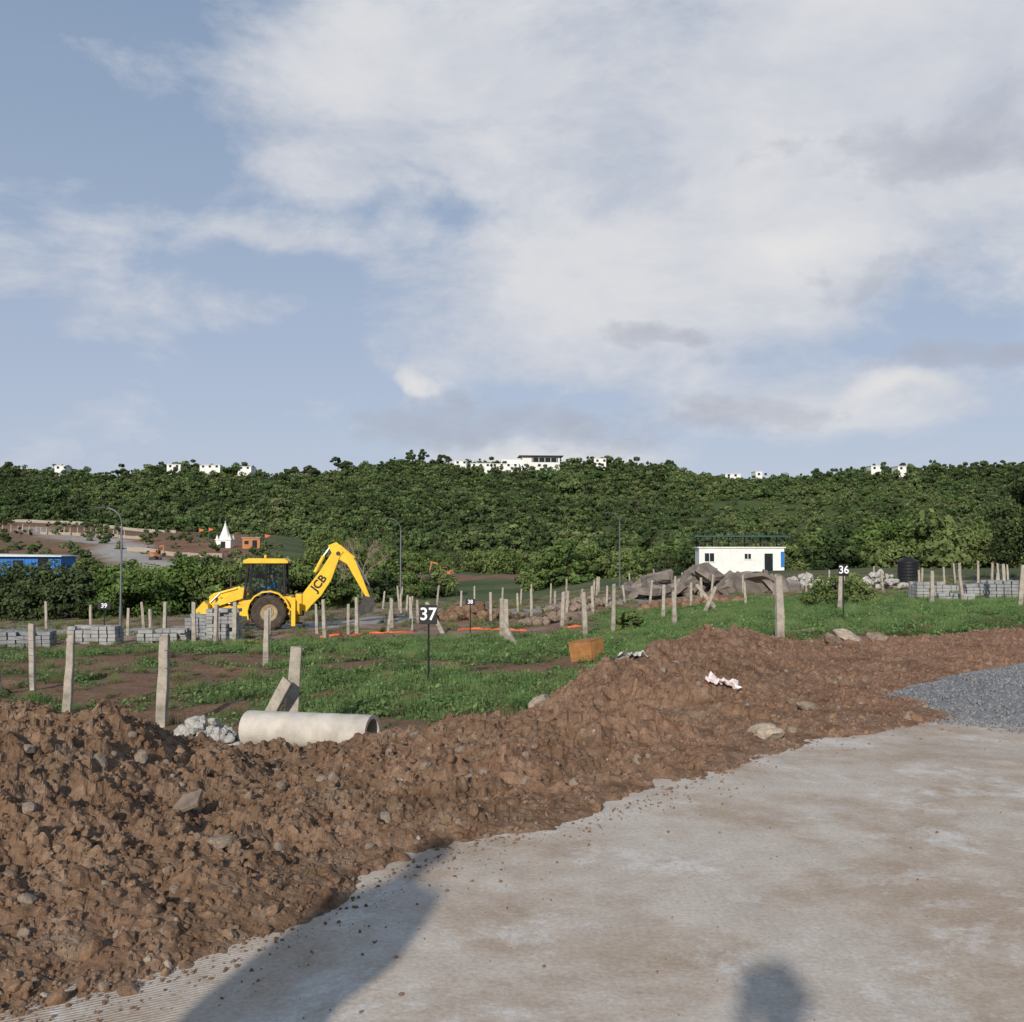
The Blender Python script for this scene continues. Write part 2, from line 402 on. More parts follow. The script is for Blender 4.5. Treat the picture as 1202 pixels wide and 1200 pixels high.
# ------------------------------------------------------------ rocks
def rock_mesh(seed,sub=2,j=.35):
    bm=bmesh.new();bmesh.ops.create_icosphere(bm,subdivisions=sub,radius=.5)
    r=random.Random(seed);o=[Vector((r.uniform(-1,1),r.uniform(-1,1),r.uniform(-1,1))).normalized() for _ in range(11)]
    sc=Vector((r.uniform(.9,1.15),r.uniform(.75,1),r.uniform(.6,.9)))
    for v in bm.verts:
        n=v.co.normalized();k=1
        for q in o:
            dd=n.dot(q)
            if dd>.66: k=min(k,.66/dd)
        v.co=n*.5*(k*1.15)+Vector((r.uniform(-1,1),r.uniform(-1,1),r.uniform(-1,1)))*.5*j*.1
        v.co=Vector((v.co.x*sc.x,v.co.y*sc.y,v.co.z*sc.z))
    me=bpy.data.meshes.new('rock');bm.to_mesh(me);bm.free();return me
def slab_mesh(seed):
    r=random.Random(seed);bm=bmesh.new();n=r.randint(4,6);th=r.uniform(.12,.26)
    P=[]
    for i in range(n):
        a=2*math.pi*(i+r.uniform(-.25,.25))/n;q=r.uniform(.40,.60);P.append((math.cos(a)*q,math.sin(a)*q*r.uniform(.7,1)))
    lo=[bm.verts.new((x*r.uniform(.9,1.1),y*r.uniform(.9,1.1),-th/2+r.uniform(-.04,.04))) for x,y in P]
    hi=[bm.verts.new((x*r.uniform(.85,1.05),y*r.uniform(.85,1.05),th/2+r.uniform(-.04,.04))) for x,y in P]
    bm.faces.new(lo[::-1]);bm.faces.new(hi)
    for i in range(n): bm.faces.new((lo[i],lo[(i+1)%n],hi[(i+1)%n],hi[i]))
    bmesh.ops.triangulate(bm,faces=bm.faces[:]);bmesh.ops.subdivide_edges(bm,edges=bm.edges[:],cuts=2,use_grid_fill=True)
    for v in bm.verts: v.co+=Vector((r.uniform(-1,1),r.uniform(-1,1),r.uniform(-1,1)))*.014
    me=bpy.data.meshes.new('slab');bm.to_mesh(me);bm.free();return me
def instancer(name,parent,me,pts,sizes,flat=True,tilt=0.0):
    n=len(pts)
    if n==0: return
    th=rng.uniform(0,2*math.pi,n)
    if flat: 
        nx_=rng.normal(0,tilt,n);ny_=rng.normal(0,tilt,n);nz=np.ones(n)
    else: nx_,ny_,nz=rng.normal(size=n),rng.normal(size=n),rng.normal(size=n)
    Nn=np.stack([nx_,ny_,nz],1);Nn/=np.linalg.norm(Nn,axis=1)[:,None]
    ref=np.where(np.abs(Nn[:,[0]])<.9,[[1.,0,0]],[[0,1.,0]])
    A=np.cross(Nn,ref);A/=np.linalg.norm(A,axis=1)[:,None];B=np.cross(Nn,A)
    L=sizes/math.sqrt(math.sqrt(3)*3/4)
    Vv=np.empty((n,3,3))
    for k in range(3):
        a=th+k*2*math.pi/3
        Vv[:,k]=pts+(A*np.cos(a)[:,None]+B*np.sin(a)[:,None])*L[:,None]
    Fv=np.arange(n*3).reshape(n,3)
    o=mesh_obj(name,Vv.reshape(-1,3),Fv,[],parent)
    o.instance_type='FACES';o.use_instance_faces_scale=True;o.instance_faces_scale=1.0
    o.show_instancer_for_render=False;o.show_instancer_for_viewport=False
    c=bpy.data.objects.new(name+'_unit',me);link(c,o);return o
def with_mat(me,m):
    me.materials.clear();me.materials.append(m);return me

def sample_berm(n,tlo,thi,ulo=-.75,uhi=.65):
    P=[]
    while len(P)<n:
        uu=rng.uniform(ulo,uhi,n*2);k=rng.uniform(0,1,n*2);dd=3+ (15*k**1.4)
        x=uu*dd;y=dd;z,t=berm(x,y)
        ok=(t>tlo)&(t<thi)
        P+=list(np.stack([x,y,z],1)[ok])
    return np.array(P[:n])
e=empty('dirt_clods')
for k,(cnt,a,b) in enumerate([(9000,.010,.034),(8500,.012,.038),(2000,.03,.075),(520,.05,.12)]):
    p=sample_berm(cnt,-.01,.95);s=a+(b-a)*rng.uniform(0,1,len(p))**2
    instancer('clods_%d'%k,e,with_mat(rock_mesh(30+k,2,.9),M_dirt),p,s,False)
e=empty('scattered_stones')
M_stone2=simple('pale_stone',(.38,.31,.24),.9,.4,8,0,.4)
M_stone3=simple('brown_grey_stone',(.27,.21,.16),.9,.4,8,0,.4)
for k,(cnt,a,b,m) in enumerate([(420,.02,.07,M_stone),(150,.04,.10,M_stone3),(130,.012,.045,M_stone2)]):
    p=sample_berm(cnt,.0,.95);s=a+(b-a)*rng.uniform(0,1,len(p))**2
    instancer('stones_%d'%k,e,with_mat(rock_mesh(50+k,2,.5),m),p,s,False)
def road_pts(n,w=.10):
    P=[]
    while len(P)<n:
        uu=rng.uniform(-.6,.6,4*n);dn=np.interp(uu,BU,BN);off=rng.exponential(.20,4*n)+.0
        wide=rng.uniform(0,1,4*n)<w;off=np.where(wide,rng.uniform(0,5,4*n),off)
        dd=dn-off;ok=dd>2.6
        P+=list(np.stack([uu*dd,dd,np.full(4*n,.003)],1)[ok])
    return np.array(P[:n])
e=empty('road_crumbs')
p=road_pts(2300);instancer('crumbs_a',e,with_mat(rock_mesh(61,1,.6),M_dirt),p,.004+.024*rng.uniform(0,1,len(p))**4,False)
p=road_pts(260,.3);instancer('crumbs_b',e,with_mat(rock_mesh(62,1,.6),M_gravel),p,rng.uniform(.004,.012,len(p)),False)

def rock(name,loc,size,m,seed,parent=None,rot=None,sc=(1,1,1),me=None):
    o=bpy.data.objects.new(name,with_mat(me or rock_mesh(seed,3,.5),m));o.location=loc
    o.scale=(size*sc[0],size*sc[1],size*sc[2]);o.rotation_euler=rot or (R.uniform(0,.6),R.uniform(0,.6),R.uniform(0,6));return link(o,parent)
for (x,y,s,sd,m) in [(.28,10.4,.30,101,M_stone2),(2.05,8.4,.30,102,M_stone2),(2.75,9.6,.20,103,M_stone3),(-1.42,5.1,.13,104,M_stone),(4.6,14.6,.30,105,M_stone),(4.95,15.2,.34,108,M_stone2),(5.5,15.4,.3,106,M_stone),(-.75,8.1,.13,107,M_stone3),(-3.1,4.3,.10,109,M_stone)]:
    z=float(berm(x,y)[0]);rock('rock',(x,y,z+s*.10),s,m,sd,sc=(1.15,.9,.75))

# ------------------------------------------------------------ gravel pile
def gp(x,y):
    r=np.hypot((x-8.2)/4.4,(y-10.5)/2.35)
    return .92*np.clip(1-r,-.2,1)*np.where(r<1,1,.6)+fbm(x*2,y*2,3,111)*.05+fbm(x*1,y*1,2,119)*.04
q=np.linspace(3,13,280);w=np.linspace(7.4,14,240);X,Y=np.meshgrid(q,w);Z=gp(X,Y)+fbm(X*14,Y*14,2,113)*.02
V=np.stack([X.ravel(),Y.ravel(),Z.ravel()],1);ii=(np.arange(239)[:,None]*280+np.arange(279)[None,:]).ravel()
F=np.stack([ii,ii+1,ii+281,ii+280],1);zf=V[:,2][F].max(1);F=F[zf>-.03]
ge=empty('gravel_pile');mesh_obj('pile_core',V,F,[M_gravel],ge,None,True)
x=rng.uniform(3,12,42000);y=rng.uniform(7.6,13.2,42000);z=gp(x,y);ok=(z>-.03-.05*rng.uniform(0,1,42000));x,y,z=x[ok],y[ok],np.maximum(z[ok],0.005)
for k in range(3):
    sl=slice(k,None,3);p=np.stack([x[sl],y[sl],z[sl]],1)
    instancer('gravel_%d'%k,ge,with_mat(rock_mesh(120+k,1,.6),[M_gravel,M_gravel,M_block][k]),p,rng.uniform(.02,.045,len(p)),False)

# ------------------------------------------------------------ vegetation
def crown(name,H,Rr,nc,nl,leaf,m,seed,trunkH=.3,flat=.62,limbs=5,tr=.03,low=.25):
    r=random.Random(seed);g=np.random.default_rng(seed)
    C=[]
    for i in range(nc):
        a=r.uniform(0,2*math.pi);q=math.sqrt(r.uniform(0,1))
        zz=r.uniform(low,1);rad=Rr*q*(.55+.55*math.sin(math.pi*min(1,.15+zz*.8)))
        C.append((math.cos(a)*rad,math.sin(a)*rad,H*(trunkH+(1-trunkH)*zz*(1-.35*q*q))-Rr*.15,Rr*r.uniform(.20,.42),r.uniform(0,1)))
    V=[];F=[];T=[];mi=[]
    per=nl//nc
    for cx,cy,cz,cr,ct in C:
        n=g.normal(size=(per,3));n/=np.linalg.norm(n,axis=1)[:,None]
        rad=cr*g.uniform(.5,1.15,per)**.6
        P=np.stack([cx+n[:,0]*rad,cy+n[:,1]*rad,cz+n[:,2]*rad*flat],1)
        O=n+g.normal(size=(per,3))*.55+np.array([0,0,.35]);O/=np.linalg.norm(O,axis=1)[:,None]
        ref=g.normal(size=(per,3));A=np.cross(O,ref);A/=np.linalg.norm(A,axis=1)[:,None];B=np.cross(O,A)
        s=leaf*g.uniform(.6,1.3,per)
        for k in range(per):
            b=len(V);a_=A[k]*s[k];b_=B[k]*s[k]*.7
            V+= [tuple(P[k]-a_),tuple(P[k]+b_*.9),tuple(P[k]+a_),tuple(P[k]-b_)]
            F.append([b,b+1,b+2,b+3]);mi.append(0)
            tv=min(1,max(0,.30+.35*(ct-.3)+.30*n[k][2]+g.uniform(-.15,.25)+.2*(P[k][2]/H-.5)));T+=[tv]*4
    mb=MB()
    base=Vector((0,0,-.3));top=Vector((r.uniform(-.1,.1)*Rr,r.uniform(-.1,.1)*Rr,H*max(trunkH,.25)))
    mb.cyl(base,top,H*tr,H*tr*.65,n=7)
    for cx,cy,cz,cr,ct in C[:limbs]:
        mid=(top+Vector((cx,cy,cz)))/2+Vector((r.uniform(-.1,.1),r.uniform(-.1,.1),.05))*Rr
        mb.cyl(top,mid,H*tr*.55,H*tr*.35,n=5);mb.cyl(mid,(cx,cy,cz),H*tr*.35,H*tr*.1,n=5)
    b=len(V);V+=[tuple(v) for v in mb.V];F+=[[i+b for i in f] for f in mb.F];mi+=[1]*len(mb.F);T+=[0]*len(mb.V)
    me=bpy.data.meshes.new(name);me.from_pydata(V,[],F);me.materials.append(m);me.materials.append(M_bark)
    me.polygons.foreach_set('material_index',np.array(mi,np.int32))
    a=me.attributes.new('tint','FLOAT','POINT');a.data.foreach_set('value',np.array(T,np.float32));me.update();return me

# dark group then light/olive group: chosen by a large-scale vegetation noise
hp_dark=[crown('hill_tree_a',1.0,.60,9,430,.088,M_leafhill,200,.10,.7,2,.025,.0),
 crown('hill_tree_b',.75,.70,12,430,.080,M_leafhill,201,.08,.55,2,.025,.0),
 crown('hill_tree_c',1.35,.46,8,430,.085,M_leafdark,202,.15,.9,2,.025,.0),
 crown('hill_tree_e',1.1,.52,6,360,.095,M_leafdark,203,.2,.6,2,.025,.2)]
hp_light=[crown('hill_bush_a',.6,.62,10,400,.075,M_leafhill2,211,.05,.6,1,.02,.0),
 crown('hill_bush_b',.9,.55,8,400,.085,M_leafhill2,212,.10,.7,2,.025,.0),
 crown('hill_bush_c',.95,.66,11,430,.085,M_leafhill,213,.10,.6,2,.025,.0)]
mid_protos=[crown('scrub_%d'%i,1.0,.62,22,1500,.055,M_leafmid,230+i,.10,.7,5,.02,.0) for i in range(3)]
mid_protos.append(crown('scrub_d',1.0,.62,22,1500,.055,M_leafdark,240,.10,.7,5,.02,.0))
def scatter(name,protos,x,y,s,tilt=.05,sink=.05):
    e=empty(name);idx=rng.integers(0,len(protos),len(x));z=ground(x,y)-s*sink
    P=np.stack([x,y,z],1)
    for k,me in enumerate(protos):
        m=idx==k;instancer(name+'_%d'%k,e,me,P[m],s[m],True,tilt)
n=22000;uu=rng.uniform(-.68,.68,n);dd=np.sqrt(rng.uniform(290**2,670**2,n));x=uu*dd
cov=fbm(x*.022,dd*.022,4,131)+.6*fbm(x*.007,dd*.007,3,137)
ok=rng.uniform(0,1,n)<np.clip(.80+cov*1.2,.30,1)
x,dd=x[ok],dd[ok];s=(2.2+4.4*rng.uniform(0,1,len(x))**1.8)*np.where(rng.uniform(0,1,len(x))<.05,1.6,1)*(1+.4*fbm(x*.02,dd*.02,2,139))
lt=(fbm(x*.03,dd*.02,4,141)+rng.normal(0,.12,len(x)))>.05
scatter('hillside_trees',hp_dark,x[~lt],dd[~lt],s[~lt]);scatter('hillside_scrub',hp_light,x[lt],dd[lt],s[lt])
n=2400;uu=rng.uniform(-.72,.72,n);dd=np.sqrt(rng.uniform(105**2,292**2,n));x=uu*dd
um=uu
cond=(um>-.19)|((dd<124)&(um<-.19))
cond&=~((um>-.13)&(um<.03)&(dd<168))&~((np.abs(um-.25)<.09)&(dd<112))
x,dd=x[cond],dd[cond];s=rng.uniform(2.0,4.8,len(x))*(1+.5*(x/dd>.3))
s=np.where((x/dd<-.19),np.minimum(s,3.3),s)
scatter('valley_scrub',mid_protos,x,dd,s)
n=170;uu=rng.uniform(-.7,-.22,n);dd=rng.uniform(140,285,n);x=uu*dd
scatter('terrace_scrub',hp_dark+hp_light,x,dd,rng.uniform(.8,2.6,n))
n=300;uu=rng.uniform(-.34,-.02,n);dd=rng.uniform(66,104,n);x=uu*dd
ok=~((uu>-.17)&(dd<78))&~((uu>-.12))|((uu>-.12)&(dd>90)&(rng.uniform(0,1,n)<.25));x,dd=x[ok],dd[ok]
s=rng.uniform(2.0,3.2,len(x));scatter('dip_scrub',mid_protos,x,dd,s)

def tree(name,x,y,H,Rr,m,seed,nl=7500,leaf=.12,nc=42,**k):
    me=crown(name,H,Rr,nc,nl,leaf,m,seed,**k);o=bpy.data.objects.new(name,me);o.location=(x,y,gz(x,y));o.rotation_euler=(0,0,R.uniform(0,6));return link(o)
for (x,y,H,Rr,m) in [(-28.5,58,3.6,3.2,M_leafdark),(-25.3,57,3.3,2.4,M_leafdark),(-23,64,3.4,3,M_leafmid),(-19.6,62,3.7,3,M_leafmid),(-16.5,62,3.8,2.8,M_leafmid),(-33,60,3.6,3,M_leafdark),(-26.5,70,4.0,3,M_leafmid),(-13.4,66,3.8,2.5,M_leafmid),(-21.8,58,2.9,2.4,M_leafmid),(-38,66,3.8,3.4,M_leafmid)]:
    tree('acacia_tree',x,y,H,Rr,m,R.randint(0,9999),trunkH=.12,flat=.6,tr=.02,low=0)
for (x,y,H,Rr,m) in [(48,128,7.5,5.5,M_leafmid),(56,125,8.5,6,M_leafmid),(62,122,9.5,6,M_leafmid),(41,132,6.5,4.5,M_leafmid),(70,125,9,6,M_leafdark),(52,118,6,4.5,M_leafmid)]:
    tree('broadleaf_tree',x,y,H,Rr,m,R.randint(0,9999),nl=7500,leaf=.22,nc=50,trunkH=.12,tr=.02,low=0)
tree('neem_tree',31.2,60,8.4,2.6,M_leafdark,777,nl=9000,leaf=.13,nc=60,trunkH=.2,low=0)
for (x,y,H,Rr) in [(11.2,36,1.3,1.0),(12.3,37,1.1,.8),(3.4,30,.7,.4)]:
    tree('leafy_bush',x,y,H,Rr,M_leafmid,R.randint(0,9999),nl=2600,leaf=.06,nc=24,trunkH=.05,low=0,tr=.01)
for (x,y,H) in [(-103,602,14),(-98,606,10),(-52,600,10),(-40,603,11),(-130,604,10),(56,604,9),(-118,600,9),(-60,602,9),(70,602,8),(92,600,8),(-160,602,9),(-230,602,10),(180,602,8)]:
    tree('ridge_tree',x,y,H,R.uniform(3,4.5),M_leafdark,R.randint(0,9999),nl=1300,leaf=.55,nc=14,trunkH=.3)
def bare_tree(x,y,H,seed):
    r=random.Random(seed);mb=MB()
    def br(a,d,l,rad,k):
        b=a+d*l;mb.cyl(a,b,rad,rad*.6,n=5)
        if k==0:return
        for _ in range(3):
            nd=(d+Vector((r.uniform(-.8,.8),r.uniform(-.8,.8),r.uniform(-.1,.5)))).normalized();br(b,nd,l*.72,rad*.6,k-1)
    br(Vector((0,0,-.2)),Vector((0,0,1)),H*.3,H*.02,5)
    mb.obj('bare_tree',[simple('pale_bark',(.28,.22,.16),.9)],None,loc=(x,y,gz(x,y)))
bare_tree(-10.8,74,5.6,3);bare_tree(-13.5,80,4.6,5)

def weed_mesh(seed,n,rad,h,leaf,m=None,blades=0.2):
    g=np.random.default_rng(seed);V=[];F=[];T=[]
    for k in range(n):
        a=g.uniform(0,6.28);q=g.uniform(0,1)**.6*rad;p=np.array([math.cos(a)*q,math.sin(a)*q,g.uniform(.15,1)*h*(1-.5*q/rad)])
        o=g.normal(size=3)*.5+np.array([math.cos(a)*.4,math.sin(a)*.4,1.0]);o/=np.linalg.norm(o)
        A=np.cross(o,g.normal(size=3));A/=np.linalg.norm(A);B=np.cross(o,A);s=leaf*g.uniform(.6,1.3)
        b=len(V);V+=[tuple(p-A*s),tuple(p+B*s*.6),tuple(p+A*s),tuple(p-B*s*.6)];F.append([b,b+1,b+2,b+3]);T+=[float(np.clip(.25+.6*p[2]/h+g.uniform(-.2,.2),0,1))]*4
    for k in range(int(60*blades)):
        a=g.uniform(0,6.28);q=g.uniform(0,1)*rad*.8;x,y=math.cos(a)*q,math.sin(a)*q;b=len(V);zt=g.uniform(.5,1.3)*h
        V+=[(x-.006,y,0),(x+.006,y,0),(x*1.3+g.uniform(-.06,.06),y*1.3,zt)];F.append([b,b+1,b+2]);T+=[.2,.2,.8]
    me=bpy.data.meshes.new('weed');me.from_pydata(V,[],F);me.materials.append(m or M_weed)
    a=me.attributes.new('tint','FLOAT','POINT');a.data.foreach_set('value',np.array(T,np.float32));return me
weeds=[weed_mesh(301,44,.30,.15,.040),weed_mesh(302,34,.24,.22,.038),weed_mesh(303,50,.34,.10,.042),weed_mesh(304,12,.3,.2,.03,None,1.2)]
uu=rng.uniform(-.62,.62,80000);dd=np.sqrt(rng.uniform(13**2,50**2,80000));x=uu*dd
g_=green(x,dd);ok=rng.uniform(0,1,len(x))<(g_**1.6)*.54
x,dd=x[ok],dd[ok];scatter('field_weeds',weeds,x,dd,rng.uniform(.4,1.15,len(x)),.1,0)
dry=[weed_mesh(311,6,.25,.2,.025,M_dry,1.3),weed_mesh(312,16,.3,.12,.03,M_dry,.8),weeds[2]]
uu=rng.uniform(-.6,.6,2600);dd=rng.uniform(11,75,2600);x=uu*dd
scatter('dry_grass_tufts',dry,x,dd,rng.uniform(.4,.9,2600)*(1+dd/70),.1,0)

# ------------------------------------------------------------ fence posts
def post(x,y,H=1.25,w=.13,lean=(0,0),z=None,name='fence_post'):
    mb=MB();n=6;r=R;V=[];F=[]
    for k in range(n+1):
        t=k/n;ww=w*(1-.18*t)/2
        for sx,sy in((-1,-1),(1,-1),(1,1),(-1,1)):
            V.append((sx*ww+r.uniform(-.007,.007),sy*ww*.85+r.uniform(-.007,.007),-.2+t*(H+.2)+(r.uniform(-.015,.015) if 0<k<n else (r.uniform(-.03,.02) if k==n else 0))))
    for k in range(n):
        for i in range(4):
            j=(i+1)%4;F.append((k*4+i,k*4+j,k*4+4+j,k*4+4+i))
    F.append((n*4,n*4+1,n*4+2,n*4+3));mb.add(V,F)
    return mb.obj(name,[M_postc],None,bevel=.012,loc=(x,y,(gz(x,y) if z is None else z)),rot=(lean[1]+R.gauss(0,.02),lean[0]+R.gauss(0,.03),R.uniform(-.5,.5)))
for a in [(-9.25,18.5),(-9.0,19.3),(-7.0,16.2),(-5.0,14.7,1.3,.15),(-2.75,12.7,1.25,.17,(.11,0)),
 (-11.5,34),(-5.5,23,1.25),(-8.1,30),(-8.8,30.5),(-9.6,31),(-6.1,33.5),(-5.2,34.5,1.3),(-3.7,38),(-2.35,35,1.2,.14,(-.5,0)),(-.14,27.5,1.25),(-.3,30,1.2,.13,(.05,0)),(.1,27.3,.7,.12,(-.5,0)),
 (1.75,36),(1.95,27.3,1.25),(2.75,28,1.4,.1),(5.3,36,1.2),(4.75,30,1.0),(4.7,18,1.3,.15),(9.9,31,1.15),(13.9,34,1.15),(14.0,28.3,1.25),(19.2,40,1.3),(7.4,37,1.2,.14,(-.65,0)),(6.9,37,1.1,.14,(.45,0)),(8.3,45,1.2),(-.9,44),(.9,47),(-4.8,41,1.2),(2.2,42,1.2,.12,(.1,0)),(3.4,43,1.2)]:
    post(*a)
post(-3.18,12.5,1.0,.15,(.48,0),name='leaning_fence_post')
def row(a,b,n,H=1.2,w=.11):
    for i in range(n):
        t=i/(n-1);x=a[0]+(b[0]-a[0])*t+R.gauss(0,.35);y=a[1]+(b[1]-a[1])*t+R.gauss(0,.6);post(x,y,H*R.uniform(.75,1.12),w,(R.gauss(0,.07),0))
row((-4,44),(-7.5,62),6);row((-2,50),(18,56),11);row((0,62),(12,72),7,1.3);row((18,52),(36,58),9,1.4);row((16,36),(24,52),5,1.3);row((-30,46),(-14,40),7)
row((-7,60),(5,64),6);row((20,62),(40,66),9,1.3);row((3,52),(9,40),5);row((-14,36),(-4,37.5),7,1.1)
row((-108,204),(-74,196),24,1.6,.2)
M_wire=simple('rusty_wire',(.10,.08,.07),.7,.3,20)
def wires(pts,hs,name='fence_wire'):
    mb=MB()
    for h in hs:
        for a,b in zip(pts[:-1],pts[1:]):
            pa=Vector((a[0],a[1],gz(*a)+h));pb=Vector((b[0],b[1],gz(*b)+h));mid=(pa+pb)/2-Vector((0,0,.04))
            mb.cyl(pa,mid,.003,n=4,caps=False);mb.cyl(mid,pb,.003,n=4,caps=False)
    mb.obj(name,[M_wire])
wires([(-9.25,18.5),(-7,16.2),(-5,14.7),(-2.75,12.7)],[.5,.85,1.1]);wires([(4.7,18),(9.9,31),(13.9,34)],[.5,.9])
mb=MB();pts=[(-9,31.5),(-6.5,33.5),(-4,35),(-1.5,36.5),(.5,34.5),(2.6,33)]
for i in range(60):
    t=i/60*(len(pts)-1);k=int(t);f=t-k;a=pts[k];b=pts[k+1];x=a[0]+(b[0]-a[0])*f;y=a[1]+(b[1]-a[1])*f+.25*math.sin(i*.7)
    h=.02+.05*abs(math.sin(i*1.3))
    if i and (i//7)%3!=1: 
        z=gz(x,y)+.02;mb.add([(px,py,pz),(x,y,z),(x,y+.03,z+h),(px,py+.03,pz+ph)],[(0,1,2,3)])
    px,py,pz,ph=x,y,gz(x,y)+.02,h
mb.obj('orange_barrier_tape',[M_net])

# ------------------------------------------------------------ signs
def plot_sign(x,y,txt,H=1.35,pw=.28,ph=.30,rz=0,name='plot_number_sign'):
    e=empty(name,(x,y,gz(x,y)),rz);mb=MB()
    mb.cyl((0,0,-.2),(0,0,H-.02),.017,n=8);mb.obj('pole',[M_black],e)
    mb=MB();mb.box((0,-.03,H-ph/2),(pw,.012,ph));mb.obj('plate',[M_black],e,bevel=.003)
    c=bpy.data.curves.new('digits','FONT');c.body=txt;c.size=ph*.9;c.align_x='CENTER';c.align_y='CENTER';c.extrude=.002;c.offset=.004
    c.materials.append(M_whiteplain);o=bpy.data.objects.new('digits',c);link(o,e);o.location=(0,-.0395,H-ph/2);o.rotation_euler=(math.radians(90),0,0)
plot_sign(-1.38,17,'37',1.40,.30,.32,-.12)
plot_sign(7.75,24,'36',1.4,.24,.28,.1)
plot_sign(-1.4,34.5,'38',1.15,.32,.2,0)
plot_sign(-12.9,32.5,'39',1.3,.42,.22,0)

# ------------------------------------------------------------ concrete pipe and rubble
mb=MB();mb.lathe([(.21,0),(.21,1.62),(.165,1.62),(.165,.0),(.21,0)],(0,0,0),(1,0,0),n=40)
M_pipe=simple('pipe_concrete',(.50,.46,.40),.85,.3,3,0,.35)
mb.cyl((.5,0,0),(.52,0,0),.164,m=1,n=24)  # soil disc added inside the bore, standing in for shade at the mouth
mb.obj('concrete_pipe',[M_pipe,M_dirt],None,smooth=False,loc=(-3.12,12.2,gz(-2.2,12.05)+.20),rot=(0,math.radians(-1),math.radians(-18)))
e=empty('broken_concrete_heap')
for i in range(170):
    a=R.uniform(0,6.28);q=R.uniform(0,1)**.7;x=-3.65+math.cos(a)*q*.6;y=12.2+math.sin(a)*q*.45;s=R.uniform(.05,.18)
    rock('chunk_%d'%i,(x,y,gz(x,y)+.46*(1-q)*R.uniform(.5,1)+.06),s,M_rubblewhite,400+i%12,e)
def shard(name,x,y,pts,m,th=.04,rot=(0,0,0)):
    mb=MB();n=len(pts);mb.add([(a,b,0) for a,b in pts]+[(a,b,th) for a,b in pts],[list(range(n-1,-1,-1)),list(range(n,2*n))]+[(i,(i+1)%n,(i+1)%n+n,i+n) for i in range(n)])
    return mb.obj(name,[m],None,bevel=.006,loc=(x,y,float(berm(x,y)[0])+.02),rot=rot)
shard('concrete_slab_fragment',-1.78,5.55,[(0,0),(.10,-.01),(.16,.10),(.06,.13),(-.03,.05)],M_stone,.03,(.25,-.35,.5))
def rag(name,x,y,w,l,m,seed,rz):
    n=14;V=[];F=[]
    for i in range(n):
        for j in range(n):
            a=(i/(n-1)-.5)*l;b=(j/(n-1)-.5)*w;k=.7+.5*vn(i*.5,j*.3,seed)
            xx=x+(a*math.cos(rz)-b*math.sin(rz))*k;yy=y+(a*math.sin(rz)+b*math.cos(rz))*k
            V.append((xx,yy,float(berm(xx,yy)[0])+.015+.07*float(vn(i*.7,j*.7,seed))))
    for i in range(n-1):
        for j in range(n-1): F.append([i*n+j,(i+1)*n+j,(i+1)*n+j+1,i*n+j+1])
    mesh_obj(name,V,F,[m])
rag('plastic_bag',2.05,10.0,.13,.40,M_plastic,5,.35)
rag('torn_sack',1.27,11.2,.3,.36,simple('sack_white',(.55,.53,.48),.8,.4,14),8,.8)
mb=MB();mb.box((0,0,.19),(.54,.42,.38),0);mb.box((0,-.001,.386),(.56,.44,.012),0);mb.box((-.1,-.215,.25),(.2,.006,.14),0)
mb.box((0,0,.396),(.05,.45,.004),1)
mb.obj('cardboard_box',[M_box,M_rim],None,bevel=.008,loc=(1.5,20.2,gz(1.5,20.2)+.03),rot=(.1,-.12,-.75))

# ------------------------------------------------------------ paver stacks
def stack(x,y,nx_,ny_,nz,bs=(.24,.2,.12),rz=0,m=None):
    mb=MB();r=R
    for k in range(nz):
        for i in range(nx_):
            for j in range(ny_):
                if k==nz-1 and r.random()<.35: continue
                if r.random()<.03: continue
                mb.box(((i-nx_/2)*bs[0]*1.04+r.gauss(0,.01),(j-ny_/2)*bs[1]*1.04+r.gauss(0,.01),(k+.5)*bs[2]),(bs[0]*.93,bs[1]*.93,bs[2]*.88),rot=(0,0,r.gauss(0,.03)))
    return mb.obj('paver_block_stack',[m or M_block],None,loc=(x,y,gz(x,y)-.03),rot=(0,0,rz))
M_block2=simple('paver_pale',(.32,.32,.31),.9,.35,2,0,.2)
for (x,y,a,b,c) in [(-14.9,32,6,4,4),(-13.0,32.5,6,4,5),(-11.2,33.5,6,4,4),(-16.9,31.5,6,4,5),(-10.2,34.4,4,3,7),(-9.2,33.4,4,3,9)]:
    stack(x,y,a,b,c,rz=R.uniform(-.2,.2),m=R.choice([M_block,M_block2]))
for i in range(9):
    stack(16.2+1.75*(i%5)+R.uniform(-.2,.2),37+3*(i//5)+R.uniform(-.5,.5),5,4,3+(i*7%4),rz=R.uniform(-.2,.2),m=R.choice([M_block,M_block2]))
for i in range(5): stack(20.5+1.9*i,47+R.uniform(-.4,.4),6,4,4+i%2,rz=R.uniform(-.1,.1),m=M_block2)
# ------------------------------------------------------------ slab rubble
e=empty('stone_slab_rubble_heap')
sm=[slab_mesh(700+i) for i in range(10)]
for i in range(85):
    x=R.uniform(6.6,15.8);y=R.uniform(56.5,60.5);t=max(.12,1-abs((x-11)/5.2)**2)*(.7+.3*math.sin(x*1.9));s=R.uniform(1.1,2.7)
    rock('slab_%d'%i,(x,y,gz(x,y)+R.uniform(.0,1.25)*t),s,M_boulder,0,e,rot=(R.gauss(0,.5),R.gauss(0,.45),R.uniform(0,6)),me=sm[i%10])
def heap(name,cx,cy,rx,h,n,smin,smax,m):
    e=empty(name)
    for i in range(n):
        a=R.uniform(0,6.28);q=R.uniform(0,1)**.6;x=cx+math.cos(a)*q*rx;y=cy+math.sin(a)*q*rx*.6
        rock('chunk_%d'%i,(x,y,gz(x,y)+h*(1-q)*R.uniform(.4,1)+.08),R.uniform(smin,smax),m,520+i%12,e)
heap('white_rubble_heap',17.6,62,2.2,.8,70,.2,.6,M_rubblewhite)
